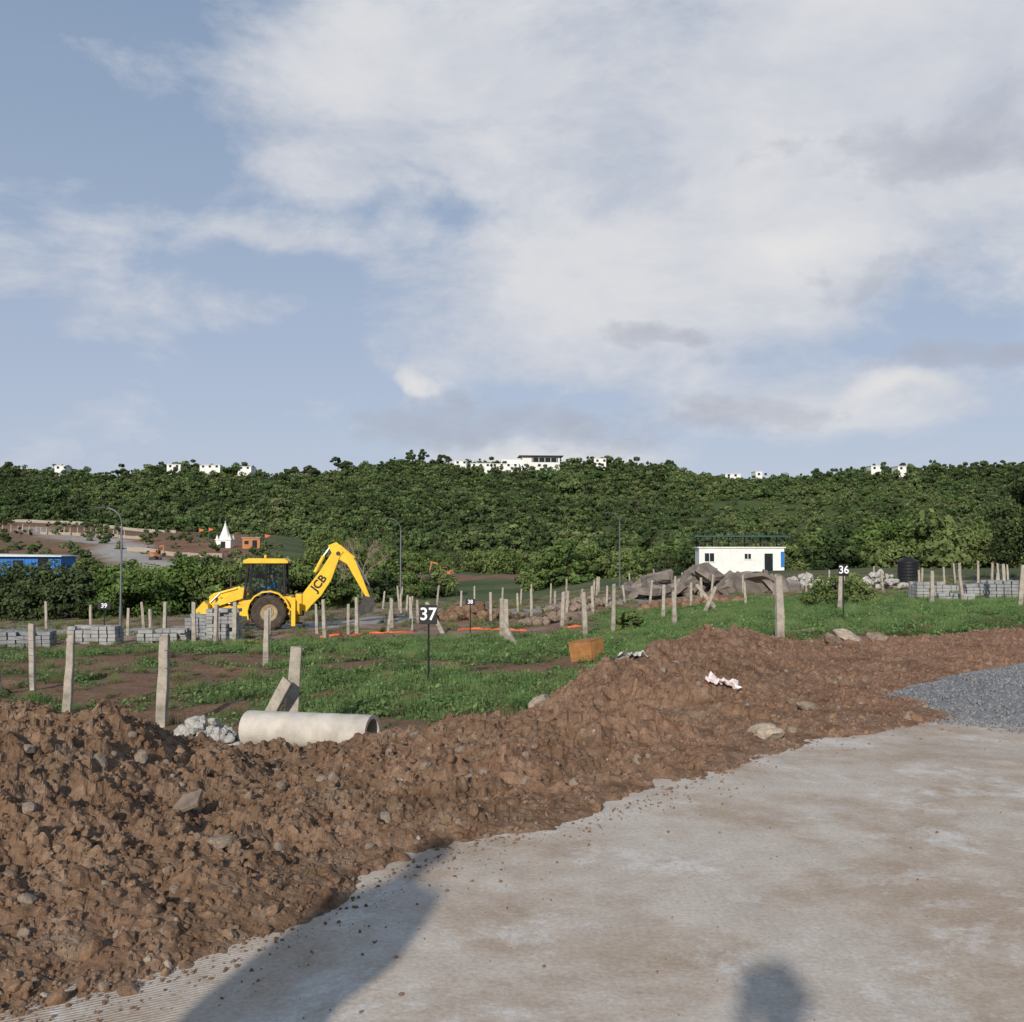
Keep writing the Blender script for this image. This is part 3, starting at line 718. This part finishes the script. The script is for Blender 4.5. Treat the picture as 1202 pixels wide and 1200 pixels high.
heap('white_rubble_heap',21.2,59,1.7,1.1,70,.2,.55,M_rubblewhite)
heap('stone_heap',1.3,40,1.2,.4,40,.15,.45,M_stone)
heap('stone_heap',3.4,50,2.2,.5,40,.2,.6,M_stone3)
heap('soil_heap',-1.8,46,2.4,.5,50,.2,.8,M_dirt)
heap('soil_heap',7.5,44,2.4,.4,50,.2,.6,M_dirt)
heap('stone_heap',5.6,21,.6,.12,10,.1,.25,M_stone)

# ------------------------------------------------------------ water tank
mb=MB();P=[(0.01,0)]
for k in range(7):
    z=.12+k*.2;P+=[(.66,z),(.66,z+.12),(.63,z+.15)]
P+=[(.60,1.5),(.33,1.66),(.20,1.68),(.20,1.75),(.01,1.75)]
mb.lathe(P,(0,0,0),(0,0,1),n=28);mb.obj('water_tank',[M_tank],None,smooth=False,loc=(25.5,66,gz(25.5,66)-.1))

# ------------------------------------------------------------ street lamps
def lamp(x,y,H=5.6):
    e=empty('street_lamp',(x,y,gz(x,y)));mb=MB()
    mb.cyl((0,0,-.2),(0,0,.9),.075,n=10);mb.cyl((0,0,.9),(0,0,H-.8),.055,.042,n=10)
    pts=[(0,H-.8)]
    for k in range(1,8):
        a=math.pi/2*k/7;pts.append((-.75*(1-math.cos(a)),H-.8+.75*math.sin(a)))
    for p,q in zip(pts[:-1],pts[1:]): mb.cyl((p[0],0,p[1]),(q[0],0,q[1]),.036,n=8)
    mb.box((0,0,.02),(.3,.3,.04));mb.obj('pole',[M_galv],e)
    mb=MB();mb.prof([(-1.15,H-.09),(-.72,H-.07),(-.70,H+.0),(-.8,H+.03),(-1.1,H+.0),(-1.18,H-.04)],-.11,.11)
    mb.obj('luminaire',[M_dark],e,bevel=.01)
lamp(-17.8,46.7,5.4);lamp(-6.95,64,5.6);lamp(8.3,79,5.7)

# ------------------------------------------------------------ backhoe loader
B=empty('backhoe_loader',(-9.85,42,gz(-9.85,41.4)+.02),math.radians(7))
def wheel(name,x,y,r,w,rim):
    mb=MB();hw=w/2
    mb.lathe([(rim,-hw*.85),(r*.86,-hw),(r*.97,-hw*.8),(r,-hw*.4),(r,hw*.4),(r*.97,hw*.8),(r*.86,hw),(rim,hw*.85)],(x,y,r),(0,1,0),0,36)
    mb.lathe([(rim,-hw*.85),(rim*.92,-hw*.5),(rim*.55,-hw*.35),(rim*.5,-hw*.55),(.02,-hw*.55)],(x,y,r),(0,1,0),1,28)
    mb.lathe([(rim,hw*.85),(rim*.92,hw*.5),(rim*.55,hw*.35),(rim*.5,hw*.55),(.02,hw*.55)],(x,y,r),(0,1,0),1,28)
    nl=18
    for i in range(nl):
        a=2*math.pi*i/nl
        for s in(-1,1):
            aa=a+(.12 if s>0 else 0);c=(x+math.sin(aa)*(r+.005),y+s*hw*.42,r+math.cos(aa)*(r+.005))
            mb.box(c,(.05 if r<.5 else .075,hw*.85,.06),0,(0,aa,s*.5))
    return mb.obj(name,[M_rubber,M_rim],B)
for s,n_ in((-1,'near'),(1,'far')):
    wheel('rear_wheel_'+n_,0,s*.82,.70,.44,.36);wheel('front_wheel_'+n_,-1.85,s*.8,.43,.32,.22)
mb=MB()
mb.box((-.9,0,.80),(2.9,.62,.42),1)
mb.box((-1.85,0,.43),(.2,1.3,.16),1)
mb.box((0,0,.72),(.3,1.3,.28),1)
mb.prof([(-2.42,.72),(-.92,.78),(-.92,1.68),(-1.2,1.68),(-2.22,1.46),(-2.40,1.32)],-.42,.42,0)
for k in range(5): mb.box((-1.30-.20*k,-.424,1.12),(.11,.01,.42-.03*k),1)
mb.box((-2.425,0,1.05),(.02,.62,.45),1)
mb.cyl((-1.65,.28,1.55),(-1.65,.28,2.15),.045,m=1)
for s in(-1,1):
    P=[];Q=[]
    for k in range(9):
        a=math.radians(200-25*k*.92);P.append((math.cos(a)*.86,.72+math.sin(a)*.86));Q.append((math.cos(a)*.80,.72+math.sin(a)*.80))
    poly=P+Q[::-1]
    mb.prof(poly[::-1],s*.82-.26,s*.82+.26,0)
    mb.box((-1.05,s*.72,.78),(.5,.35,.45),0);mb.box((-1.05,s*.8,.45),(.45,.3,.05),1)
mb.box((.72,0,.95),(.3,1.5,.75),0);mb.box((.9,0,.62),(.14,2.0,.28),1)
for s in(-1,1):
    mb.box((.98,s*1.0,.72),(.16,.16,1.15),0);mb.box((.98,s*1.0,.13),(.4,.34,.06),1)
mb.obj('body',[M_yellow,M_dark],B,bevel=.02)
mb=MB()
def pil(a,b,w=.07,m=0): 
    for s in(-1,1):
        pa=Vector((a[0],s*a[1],a[2]));pb=Vector((b[0],s*b[1],b[2]));mb.cyl(pa,pb,w/1.4,m=m,n=6)
pil((-1.0,.72,1.2),(-.82,.68,2.66),.08,1);pil((-.15,.76,1.0),(-.12,.72,2.66),.08,1);pil((.62,.74,1.35),(.55,.70,2.66),.08,1)
for s in(-1,1): mb.cyl((-1.0,s*.76,1.22),(.62,s*.76,1.4),.04,m=1,n=6)
mb.prof([(-1.02,1.0),(.6,1.0),(.62,1.38),(-.2,1.30),(-1.0,1.22)],-.74,.74,0)
mb.prof([(-1.02,2.66),(.72,2.66),(.74,2.74),(.60,2.84),(-.85,2.86),(-1.05,2.76)],-.80,.80,0)
mb.box((-.15,0,2.64),(1.6,1.5,.04),1)
mb.box((-1.07,-.45,2.58),(.1,.16,.12),1);mb.box((-1.07,.45,2.58),(.1,.16,.12),1);mb.box((.78,-.45,2.58),(.1,.16,.12),1)
mb.cyl((-.2,-.4,2.86),(-.2,-.4,3.0),.05,m=0)
mb.box((-1.1,-.95,2.2),(.05,.2,.32),1);mb.cyl((-.95,-.72,2.35),(-1.1,-.93,2.3),.015,m=1)
mb.obj('cab',[M_yellow,M_black],B,bevel=.012)
mb=MB()
for s in(-1,1):
    mb.add([(-.98,s*.725,1.26),(-.17,s*.755,1.3),(-.14,s*.725,2.62),(-.83,s*.685,2.62)],[(0,1,2,3)],0)
    mb.add([(-.12,s*.755,1.3),(.6,s*.74,1.42),(.54,s*.705,2.62),(-.1,s*.725,2.62)],[(0,1,2,3)],0)
mb.add([(-1.0,-.7,1.25),(-1.0,.7,1.25),(-.83,.67,2.62),(-.83,-.67,2.62)],[(0,1,2,3)],0)
mb.add([(.62,-.7,1.42),(.62,.7,1.42),(.55,.67,2.62),(.55,-.67,2.62)],[(0,1,2,3)],0)
mb.obj('cab_glass',[M_glass],B)
mb=MB();mb.box((.1,0,1.32),(.5,.5,.14),0);mb.box((.33,0,1.68),(.12,.48,.65),0,(0,.12,0));mb.cyl((-.62,0,1.2),(-.45,0,1.68),.03);mb.lathe([(.19,0),(.19,.03),(.16,.03),(.16,0),(.19,0)],(-.45,0,1.68),(.4,0,.9),0,20)
mb.obj('seat_and_wheel',[M_black],B)
def sh(L,dx=.52,dz=.05): return [(x+dx*min(1,max(0,(-x-1.25)/1.3)),z+dz*(x<-2)) for x,z in L]
mb=MB()
for s in(-1,1):
    y=s*.56
    mb.prof(sh([(-.95,1.28),(-.82,1.42),(-.95,1.6),(-1.25,1.58),(-2.55,1.12),(-2.98,.66),(-2.86,.52),(-2.5,.90)])[::-1],y-.06,y+.06,0)
    mb.cyl((-1.15,y,.95),(-1.55,y,1.05),.055,m=1);mb.cyl((-1.55,y,1.05),(-1.98,y,1.05),.03,m=2)
    mb.cyl((-1.3,y*.8,1.66),(-1.95,y*.8,1.48),.05,m=0);mb.cyl((-1.95,y*.8,1.48),(-2.35,y*.8,1.08),.03,m=2)
mb.cyl((-2.02,-.56,1.03),(-2.02,.56,1.03),.07,m=0)
mb.obj('loader_arms',[M_yellow,M_dark,M_chrome],B,bevel=.01)
mb=MB();op=sh([(-3.02,1.12),(-2.86,.98),(-2.80,.62),(-2.95,.36),(-3.6,.28)]);inn=sh([(-3.6,.31),(-2.98,.40),(-2.85,.64),(-2.90,.95),(-3.03,1.08)])
mb.prof((op+inn)[::-1],-1.12,1.12,0)
for s in(-1,1): mb.prof(sh([(-3.02,1.12),(-2.86,.98),(-2.80,.62),(-2.95,.36),(-3.6,.28),(-3.4,.7)])[::-1],s*1.12-.02,s*1.12+.02,0)
for k in range(8): mb.box((-3.14,-1.0+k*.285,.34),(.16,.07,.04),1)
mb.obj('loader_bucket',[M_yellow,M_dark],B,bevel=.006)
mb=MB();mb.box((1.12,0,.98),(.26,.5,.85),0);mb.cyl((1.2,0,.5),(1.2,0,1.45),.13,m=1)
mb.prof([(1.12,.78),(1.42,.66),(1.62,.92),(2.02,1.32),(2.42,1.95),(2.78,2.95),(2.92,3.12),(2.78,3.32),(2.52,3.28),(2.40,3.02),(1.98,2.35),(1.42,1.62),(1.08,1.12)],-.17,.17,0)
mb.obj('boom',[M_yellow,M_dark],B,bevel=.02)
mb=MB();mb.prof([(2.28,3.38),(2.50,2.92),(2.78,2.78),(3.05,2.62),(3.86,1.20),(4.00,1.26),(3.42,2.72),(3.0,3.20),(2.62,3.52)],-.12,.12,0)
mb.cyl((1.75,0,2.28),(2.1,0,2.95),.075,m=0);mb.cyl((2.1,0,2.95),(2.42,0,3.40),.04,m=2)
mb.cyl((2.75,.0,3.36),(3.35,0,2.85),.065,m=0);mb.cyl((3.35,0,2.85),(3.95,0,1.75),.035,m=2)
mb.cyl((3.95,0,1.75),(4.12,0,1.15),.04,m=1)
mb.cyl((2.7,-.2,3.05),(2.7,.2,3.05),.09,m=1)
mb.obj('dipper_arm',[M_yellow,M_dark,M_chrome],B,bevel=.01)
mb=MB();po=[(3.78,1.30),(4.18,1.22),(4.22,.92),(4.02,.62),(3.62,.50),(3.40,.58)];pi_=[(3.42,.62),(3.64,.56),(3.96,.68),(4.14,.94),(4.08,1.14),(3.82,1.22)]
mb.prof(po+pi_,-.28,.28,0)
for s in(-1,1): mb.prof([(3.78,1.30),(4.18,1.22),(4.22,.92),(4.02,.62),(3.62,.50),(3.40,.58)],s*.28-.015,s*.28+.015,0)
for k in range(4): mb.box((3.34,-.21+k*.14,.58),(.16,.06,.04),0)
mb.obj('digging_bucket',[M_dark],B,bevel=.005)
c=bpy.data.curves.new('boom_lettering','FONT');c.body='JCB';c.size=.46;c.align_x='CENTER';c.align_y='CENTER';c.extrude=.002;c.offset=.014
c.materials.append(M_black);o=bpy.data.objects.new('boom_lettering',c);link(o,B);o.location=(1.93,-.175,1.83);o.rotation_euler=(math.radians(90),math.radians(-52),0)

def excavator(x,y,rz,s=1.0):
    e=empty('excavator',(x,y,gz(x,y)),rz);e.scale=(s,s,s);mb=MB()
    for k in(-1,1):
        mb.prof([(-1.5,.1),(-1.2,0),(1.2,0),(1.5,.1),(1.6,.4),(1.3,.75),(-1.3,.75),(-1.6,.4)],k*.95-.25,k*.95+.25,1)
    mb.cyl((0,0,.6),(0,0,1.0),.6,m=1);mb.box((.35,0,1.45),(2.6,2.2,.85),0);mb.box((1.3,0,1.6),(.8,2.2,1.1),0)
    mb.box((-.5,-.6,2.25),(1.2,.9,1.0),2);mb.box((-.5,-.6,2.8),(1.3,1.0,.1),0)
    mb.prof([(-.6,1.3),(-.2,1.2),(-2.2,3.6),(-3.9,3.9),(-3.9,4.25),(-2.4,4.1)][::-1],-.15,.25,0)
    mb.prof([(-3.6,4.3),(-4.0,4.4),(-4.5,1.9),(-4.2,1.9)],-.12,.2,0)
    mb.prof([(-4.6,2.0),(-4.0,2.0),(-3.5,1.4),(-3.8,1.0),(-4.5,1.2)][::-1],-.4,.5,1)
    mb.obj('machine',[M_orange,M_dark,M_window],e,bevel=.03)
excavator(-9.5,148,.2,.55);excavator(-51.5,148,2.5,.5)

# ------------------------------------------------------------ buildings
H=empty('white_site_office',(22.4,100,gz(22.4,100)-.1),math.radians(-4))
mb=MB()
mb.box((0,1.8,1.3),(8.2,3.6,2.6));mb.box((0,1.8,2.66),(8.5,3.9,.12));mb.obj('walls',[M_white],H,bevel=.02)
mb=MB();mb.box((0,1.8,3.75),(9.2,4.6,.14),0)
for i in range(6): mb.cyl((-4.0+i*1.6,.2,2.72),(-4.0+i*1.6,.2,3.69),.06,m=1);mb.cyl((-4.0+i*1.6,3.4,2.72),(-4.0+i*1.6,3.4,3.69),.06,m=1)
mb.box((0,.2,3.1),(8.0,.03,.05),1);mb.box((0,.2,3.4),(8.0,.03,.04),1)
mb.obj('roof_canopy_and_railing',[M_teal,M_dark],H)
mb=MB()
for x_,w_,h_,z_ in((-3.1,.9,.8,1.7),(.6,.6,.5,1.8)):
    mb.box((x_,-.003,z_),(w_,.05,h_),0);mb.box((x_,-.02,z_-h_/2-.05),(w_+.2,.14,.07),1);mb.box((x_,-.035,z_),(.05,.03,h_),1)
mb.box((2.6,-.003,1.05),(.8,.05,2.05),0)
mb.obj('windows_and_door',[M_window,M_white],H)
mb=MB();mb.box((3.92,-.02,1.5),(.32,.06,1.5),0);mb.obj('blue_panel',[M_blue],H)

H=empty('blue_shed',(-45.5,94,-1.1),math.radians(5))
mb=MB();mb.box((0,2,.75),(8,4,1.7),0)
for i in range(26): mb.box((-3.9+i*.31,-.02,.75),(.05,.05,1.68),0)
mb.box((0,2,-1.2),(7.6,3.6,2.2),1)
mb.obj('walls',[M_blue,M_postc],H);mb=MB();mb.prof([(-6.5,1.66),(4.2,1.62),(4.2,1.72),(-6.5,1.95)],-.5,4.4,0);mb.obj('roof',[M_roofpale],H)
mb=MB();mb.box((2.4,-.05,.7),(.9,.04,1.5));mb.box((0.2,-.05,.95),(.9,.04,.7));mb.obj('openings',[M_window],H)

H=empty('temple_shrine',(-50.4,180,gz(-50.4,180)-.2),0)
mb=MB();mb.box((0,0,.7),(2.6,2.6,1.4));mb.box((0,0,1.47),(2.9,2.9,.14));mb.lathe([(1.15,1.54),(1.0,2.0),(.72,2.6),(.52,3.1),(.34,3.6),(.18,4.0),(.24,4.12),(.10,4.3),(.02,4.8)],(0,0,0),(0,0,1),0,8)
for s in(-1,1):
    for t in(-1,1): mb.lathe([(.26,1.54),(.22,1.8),(.1,2.1),(.01,2.35)],(s*1.1,t*1.1,0),(0,0,1),0,8)
mb.box((0,-1.32,.6),(.8,.06,1.1),1);mb.obj('shrine',[M_white,M_window],H)
H=empty('orange_brick_house',(-45.6,180,gz(-45.6,180)-.2),.1)
mb=MB();mb.box((0,0,.95),(3.0,3,1.9),0);mb.box((0,0,1.97),(3.3,3.3,.14),1);mb.box((.6,-1.52,.8),(.8,.05,1.4),2);mb.box((-.8,-1.52,1.1),(.7,.05,.6),2);mb.obj('house',[M_orange,M_postc,M_window],H)
for i,(x_,y_) in enumerate([(-55,180),(-53.6,181),(-41,170)]):
    mb=MB();mb.cyl((0,0,0),(0,0,3.2),.05,m=0);mb.add([(0.05,0,3.1),(.9,.1,2.9),(.05,0,2.5)],[(0,1,2)],1);mb.obj('flag_pole',[M_galv,M_net],None,loc=(x_,y_,gz(x_,y_)))
def wall(a,b,h,m,name='retaining_wall',th=.5):
    n=14;V=[];F=[];dx,dy=b[0]-a[0],b[1]-a[1];L=math.hypot(dx,dy);ox,oy=-dy/L*th/2,dx/L*th/2
    for i in range(n+1):
        t=i/n;x=a[0]+dx*t;y=a[1]+dy*t;z=gz(x,y)
        V+=[(x-ox,y-oy,z-.5),(x+ox,y+oy,z-.5),(x+ox,y+oy,z+h),(x-ox,y-oy,z+h)]
    for i in range(n):
        for k in range(4): F.append([i*4+k,i*4+(k+1)%4,i*4+4+(k+1)%4,i*4+4+k])
    F+=[[0,3,2,1],[n*4,n*4+1,n*4+2,n*4+3]];mesh_obj(name,V,F,[m])
wall((-120,246),(-78,238),.7,M_postc);wall((-92,200),(-70,196),.6,M_stone2);wall((-60,160),(-44,156),.6,M_stone2)
def house(x,y,w,h,d=8,name='hilltop_house',style=0,dz=3.0):
    H=empty(name,(x,y,gz(x,y)+dz),R.uniform(-.1,.1));mb=MB();mb.box((0,d/2,h/2-2),(w,d,h+4),0)
    if style: 
        mb.box((0,d/2-.6,h+.25),(w+4,d+3,.5),1);mb.box((w*.1,-.05,h*.55),(w*.7,.1,h*.55),2);mb.box((-w*.75,d/2,h*.3-2),(w*.6,d*.8,h*.6+4),0)
        for k in range(5): mb.box((-w*.22+k*w*.16,-.12,h*.55),(.25,.1,h*.55),0)
    else:
        mb.box((0,d/2,h+.1),(w+.6,d+.6,.25),0)
        for k in range(max(2,int(w/4))): mb.box((-w/2+2+k*4,-.03,h*.5),(1.4,.1,1.3),2)
    mb.obj('building',[M_white,M_dark,M_window],H)
house(17,597,22,4.6,12,'hilltop_villa',1,4.2)
house(-18,592,12,2.0,dz=4.4);house(-4,592,16,1.6,dz=4.6);house(-30,592,7,1.8,dz=4.4)
house(51,592,7,2.4,dz=4.5);house(143,592,4,3,dz=5.5);house(211,592,6,2.4,dz=5.5);house(226,592,5,2.2,dz=5.5)
house(-175,592,12,1.4,3,dz=5.2);house(-196,592,8,1.8,dz=5.2);house(-262,592,6,2,dz=4.6);house(128,592,9,1.5,dz=5);house(-155,592,8,1.2,dz=5)

# ------------------------------------------------------------ people
def figure(name,loc,rz,J,E,rad,headc,cloth,scale=1.0,hr=.105,tunic=False):
    e=empty(name,loc,rz);e.scale=(scale,)*3
    me=bpy.data.meshes.new('body');me.from_pydata(J,E,[]);me.materials.append(cloth);o=bpy.data.objects.new('body',me);link(o,e)
    o.modifiers.new('skin','SKIN')
    sv=me.skin_vertices[0].data if me.skin_vertices else None
    if sv:
        for i,r_ in enumerate(rad): sv[i].radius=(r_ if isinstance(r_,tuple) else (r_,r_))
        sv[0].use_root=True
    o.modifiers.new('sub','SUBSURF').levels=2;o.modifiers['sub'].render_levels=2
    bm=bmesh.new();bmesh.ops.create_uvsphere(bm,u_segments=24,v_segments=16,radius=1)
    for v in bm.verts:
        k=1-.22*max(0,-v.co.z)**1.5;v.co=Vector((v.co.x*hr*.78*k,v.co.y*hr*.95*k,v.co.z*hr*1.18))
    hm=bpy.data.meshes.new('head');bm.to_mesh(hm);bm.free();hm.materials.append(M_skin);hm.materials.append(M_hair)
    for p in hm.polygons:
        p.use_smooth=True;c_=p.center
        if c_.z>hr*.45 or (c_.y<-hr*.1 and c_.z>-hr*.3): p.material_index=1
    h=bpy.data.objects.new('head',hm);link(h,e);h.location=headc
    mb=MB();mb.prof([(-.012,-.02),(.012,-.02),(0,.03)],hr*.85,hr*1.08,0)
    for s in(-1,1): mb.cyl((s*hr*.76,0,-.02),(s*hr*.88,-.01,.02),.018,m=0)
    mb.obj('nose_and_ears',[M_skin],e,bevel=.003,loc=headc)
    if tunic:  # unseen garment, added so the body casts one solid shadow
        V=[];F=[];n=28;prof=[(.30,.18,.42),(.27,.17,.7),(.235,.15,.95),(.205,.135,1.12),(.23,.14,1.32),(.20,.12,1.43),(.08,.08,1.50)]
        for rx,ry,z in prof:
            for i in range(n):
                a=2*math.pi*i/n;w=1+.04*math.sin(a*7)*(z<1);V.append((rx*math.cos(a)*w,ry*math.sin(a)*w,z))
        for k in range(len(prof)-1):
            for i in range(n): F.append((k*n+i,k*n+(i+1)%n,(k+1)*n+(i+1)%n,(k+1)*n+i))
        mesh_obj('shadow_tunic',V,[list(f) for f in F],[cloth],e,None,True)
    return e
def standing(arms):
    J=[(0,0,.95),(0,0,1.15),(0,0,1.38),(0,.01,1.50),(0,.02,1.58)]
    E=[(0,1),(1,2),(2,3),(3,4)];Rd=[(.17,.12),(.15,.11),(.19,.12),(.07,.07),(.055,.055)]
    for s in(-1,1):
        b=len(J);J+=[(s*.10,0,.86),(s*.12,.01,.48),(s*.13,-.02,.09),(s*.14,.14,.04)];E+=[(0,b),(b,b+1),(b+1,b+2),(b+2,b+3)];Rd+=[(.095,.095),(.065,.065),(.045,.045),(.04,.035)]
        b=len(J);sh_,el,wr,ha=arms(s);J+=[sh_,el,wr,ha];E+=[(2,b),(b,b+1),(b+1,b+2),(b+2,b+3)];Rd+=[(.065,.065),(.045,.045),(.032,.032),(.035,.02)]
        h=Vector(ha);w_=Vector(wr);d=(h-w_).normalized();side=Vector((1,0,0)) if abs(d.x)<.8 else Vector((0,0,1))
        for k in range(4):
            b2=len(J);p1=h+d*.03+side*(k-1.5)*.018;p2=p1+d*(.05+.01*(k in(1,2)));J+=[tuple(p1),tuple(p2)];E+=[(b+3,b2),(b2,b2+1)];Rd+=[(.009,.009),(.008,.008)]
    return J,E,Rd
J,E,Rd=standing(lambda s:((s*.19,0,1.40),(s*.15,.18,1.20),(s*.08,.30,1.44),(s*.055,.34,1.54)))
figure('photographer',(-.02,-.43,0),0,J,E,Rd,(0,.08,1.67),M_cloth,tunic=True,hr=.12)
mb=MB();mb.box((0,0,0),(.16,.009,.078));mb.obj('smartphone',[M_black],None,bevel=.003,loc=(0,-.02,1.61))
J,E,Rd=standing(lambda s:((s*.2,0,1.40),(s*.25,-.02,1.12),(s*.22,.10,.92),(s*.18,.16,.86)))
figure('standing_bystander',(-1.40,1.22,0),.1,J,E,Rd,(0,.03,1.66),M_cloth,1.02,tunic=True)
J=[(.12,0,1.46),(.14,0,1.62),(.13,0,1.84),(.10,0,1.96),(.08,0,2.02)];E=[(0,1),(1,2),(2,3),(3,4)];Rd=[(.16,.13),(.15,.12),(.18,.12),(.06,.06),(.05,.05)]
for s in(-1,1):
    b=len(J);J+=[(.02,s*.1,1.46),(-.38,s*.14,1.50),(-.46,s*.14,1.12)];E+=[(0,b),(b,b+1),(b+1,b+2)];Rd+=[(.09,.09),(.065,.065),(.045,.045)]
    b=len(J);J+=[(.12,s*.2,1.84),(-.05,s*.25,1.62),(-.34,s*.15,1.70),(-.42,s*.12,1.72)];E+=[(2,b),(b,b+1),(b+1,b+2),(b+2,b+3)];Rd+=[(.065,.065),(.05,.05),(.035,.035),(.03,.02)]
e=figure('seated_driver',(0,0,0),0,J,E,Rd,(.06,0,2.12),M_shirtb);e.parent=B
for c_ in e.children:
    if c_.name.startswith('head') or c_.name.startswith('nose'): c_.rotation_euler=(0,0,math.radians(90))

# ------------------------------------------------------------ sun and sky
S=bpy.data.lights.new('sun','SUN');S.energy=3.9;S.angle=math.radians(1.2);S.color=(1,.935,.845)
so=bpy.data.objects.new('sun',S);link(so)
el=math.radians(SUN_EL);az=math.radians(SH_AZ)
d=Vector((math.sin(az)*math.cos(el),math.cos(az)*math.cos(el),-math.sin(el)))
so.rotation_euler=d.to_track_quat('-Z','Y').to_euler()
W=bpy.data.worlds.new('World');scene.world=W;W.use_nodes=True;nt=W.node_tree;bg=nt.nodes['Background']
sky=nt.nodes.new('ShaderNodeTexSky');sky.sky_type='NISHITA';sky.sun_disc=False;sky.sun_elevation=el;sky.sun_rotation=math.pi+az
sky.altitude=500;sky.air_density=1.0;sky.dust_density=1.5;sky.ozone_density=1.2
tc=nt.nodes.new('ShaderNodeTexCoord');vec=tc.outputs['Generated']
nrm=nt.nodes.new('ShaderNodeVectorMath');nrm.operation='NORMALIZE';nt.links.new(vec,nrm.inputs[0]);vec=nrm.outputs[0]
def vm(op,a,b):
    m=nt.nodes.new('ShaderNodeVectorMath');m.operation=op
    for i,v in enumerate((a,b)):
        if isinstance(v,(tuple,Vector)): m.inputs[i].default_value=tuple(v)
        else: nt.links.new(v,m.inputs[i])
    return m
nz=nt.nodes.new('ShaderNodeTexNoise');nz.inputs['Scale'].default_value=9;nz.inputs['Detail'].default_value=5;nt.links.new(vec,nz.inputs['Vector'])
off=vm('MULTIPLY',vm('SUBTRACT',nz.outputs['Color'],(.5,.5,.5)).outputs[0],(.16,.16,.08)).outputs[0]
wvec=vm('ADD',vec,off).outputs[0]
def blob(azd,eld,ra,re,src=None):
    a_,e_=math.radians(azd),math.radians(eld);c=Vector((math.sin(a_)*math.cos(e_),math.cos(a_)*math.cos(e_),math.sin(e_)))
    sb=vm('SUBTRACT',src or wvec,c).outputs[0];ml=vm('MULTIPLY',sb,(1/math.radians(ra),1/math.radians(ra),1/math.radians(re))).outputs[0]
    ln=nt.nodes.new('ShaderNodeVectorMath');ln.operation='LENGTH';nt.links.new(ml,ln.inputs[0])
    mr=nt.nodes.new('ShaderNodeMapRange');mr.interpolation_type='SMOOTHSTEP';mr.inputs[1].default_value=0;mr.inputs[2].default_value=1;mr.inputs[3].default_value=1;mr.inputs[4].default_value=0
    nt.links.new(ln.outputs['Value'],mr.inputs[0]);return mr.outputs[0]
def total(L):
    t=None
    for (a_,e_,ra,re,w_) in L:
        b=math_(nt,'MULTIPLY',blob(a_,e_,ra,re),w_);t=b if t is None else math_(nt,'ADD',t,b)
    return t
st=vm('MULTIPLY',vec,(1,1,2.0)).outputs[0]
n1=noise(nt,st,4.6,9,.62,.2);n2=noise(nt,st,9.0,8,.62,.2);n3=noise(nt,st,1.5,3,.5)
wl=total([(-9,23.5,16,5,.38),(-4,27,14,5,.24),(14,24,26,14,.48),(6,14,20,6,.32),(26,22,20,14,.40),(-24,12.5,17,2.6,.22),(2,4.6,11,2.0,.50),(16,15,5.5,1.9,.50),(18,7.6,15,3.0,.32),(-14,16.6,7,2.0,.28),(-4.4,8.8,1.7,1.1,.75),(21,8.2,4,1.5,.50),(-6,20,16,2,.12),(4,10,22,3,.12)])
hole=blob(-3.5,18.8,6,2.2)
wl=math_(nt,'SUBTRACT',wl,math_(nt,'MULTIPLY',hole,.26))
f=math_(nt,'SUBTRACT',math_(nt,'ADD',math_(nt,'ADD',math_(nt,'MULTIPLY',n1,1.30),math_(nt,'MULTIPLY',n3,.30)),wl),.43)
wm=ramp(nt,f,[(.42,0.0),(.54,.38),(.66,.76),(.86,1.0)])
gl=total([(22,20,12,4.0,.40),(-3,6.8,10,2.6,.42),(9,11.3,5,1.3,.42),(25,9.8,9,1.6,.42),(10,6.8,12,2.4,.34),(19.5,13.6,5,1.2,.38),(12.5,9.8,3,1.3,.34),(26,14,8,2,.2)])
f2=math_(nt,'ADD',math_(nt,'MULTIPLY',n2,1.0),gl)
gmk=ramp(nt,f2,[(.68,0.0),(.80,.42),(.98,.8)])
sxyz=nt.nodes.new('ShaderNodeSeparateXYZ');nt.links.new(vec,sxyz.inputs[0])
grad=ramp(nt,sxyz.outputs[2],[(0.0,(.50,.545,.68)),(.12,(.425,.485,.625)),(.30,(.33,.41,.55)),(.50,(.24,.33,.475)),(1.0,(.18,.27,.42))])
g10=mixc(nt,1.0,grad,(9.4,9.4,9.4),'MULTIPLY')
base=mixc(nt,.84,sky.outputs[0],g10)
whitec=mixc(nt,ramp(nt,n1,[(.35,0.0),(.65,1.0)]),(4.7,5.05,5.8),(6.3,6.4,6.7))
puff=math_(nt,'ADD',blob(-4.4,8.8,1.7,1.1),math_(nt,'ADD',blob(16,15.2,4,1.2),math_(nt,'ADD',blob(21,8.4,3.5,1.0),blob(2,4.6,8,1.0))),clamp=True)
whitec=mixc(nt,math_(nt,'MULTIPLY',puff,.6),whitec,(7.6,7.4,7.2))
c=mixc(nt,wm,base,whitec);c=mixc(nt,gmk,c,(3.7,3.95,4.6))
nt.links.new(c,bg.inputs[0]);bg.inputs[1].default_value=.11

# ------------------------------------------------------------ camera
cam=bpy.data.cameras.new('camera');cam.lens=36;cam.sensor_width=36;cam.clip_start=.02;cam.clip_end=12000
co=bpy.data.objects.new('camera',cam);co.location=(0,0,1.6);co.rotation_euler=(math.radians(91.9),0,0);link(co);scene.camera=co
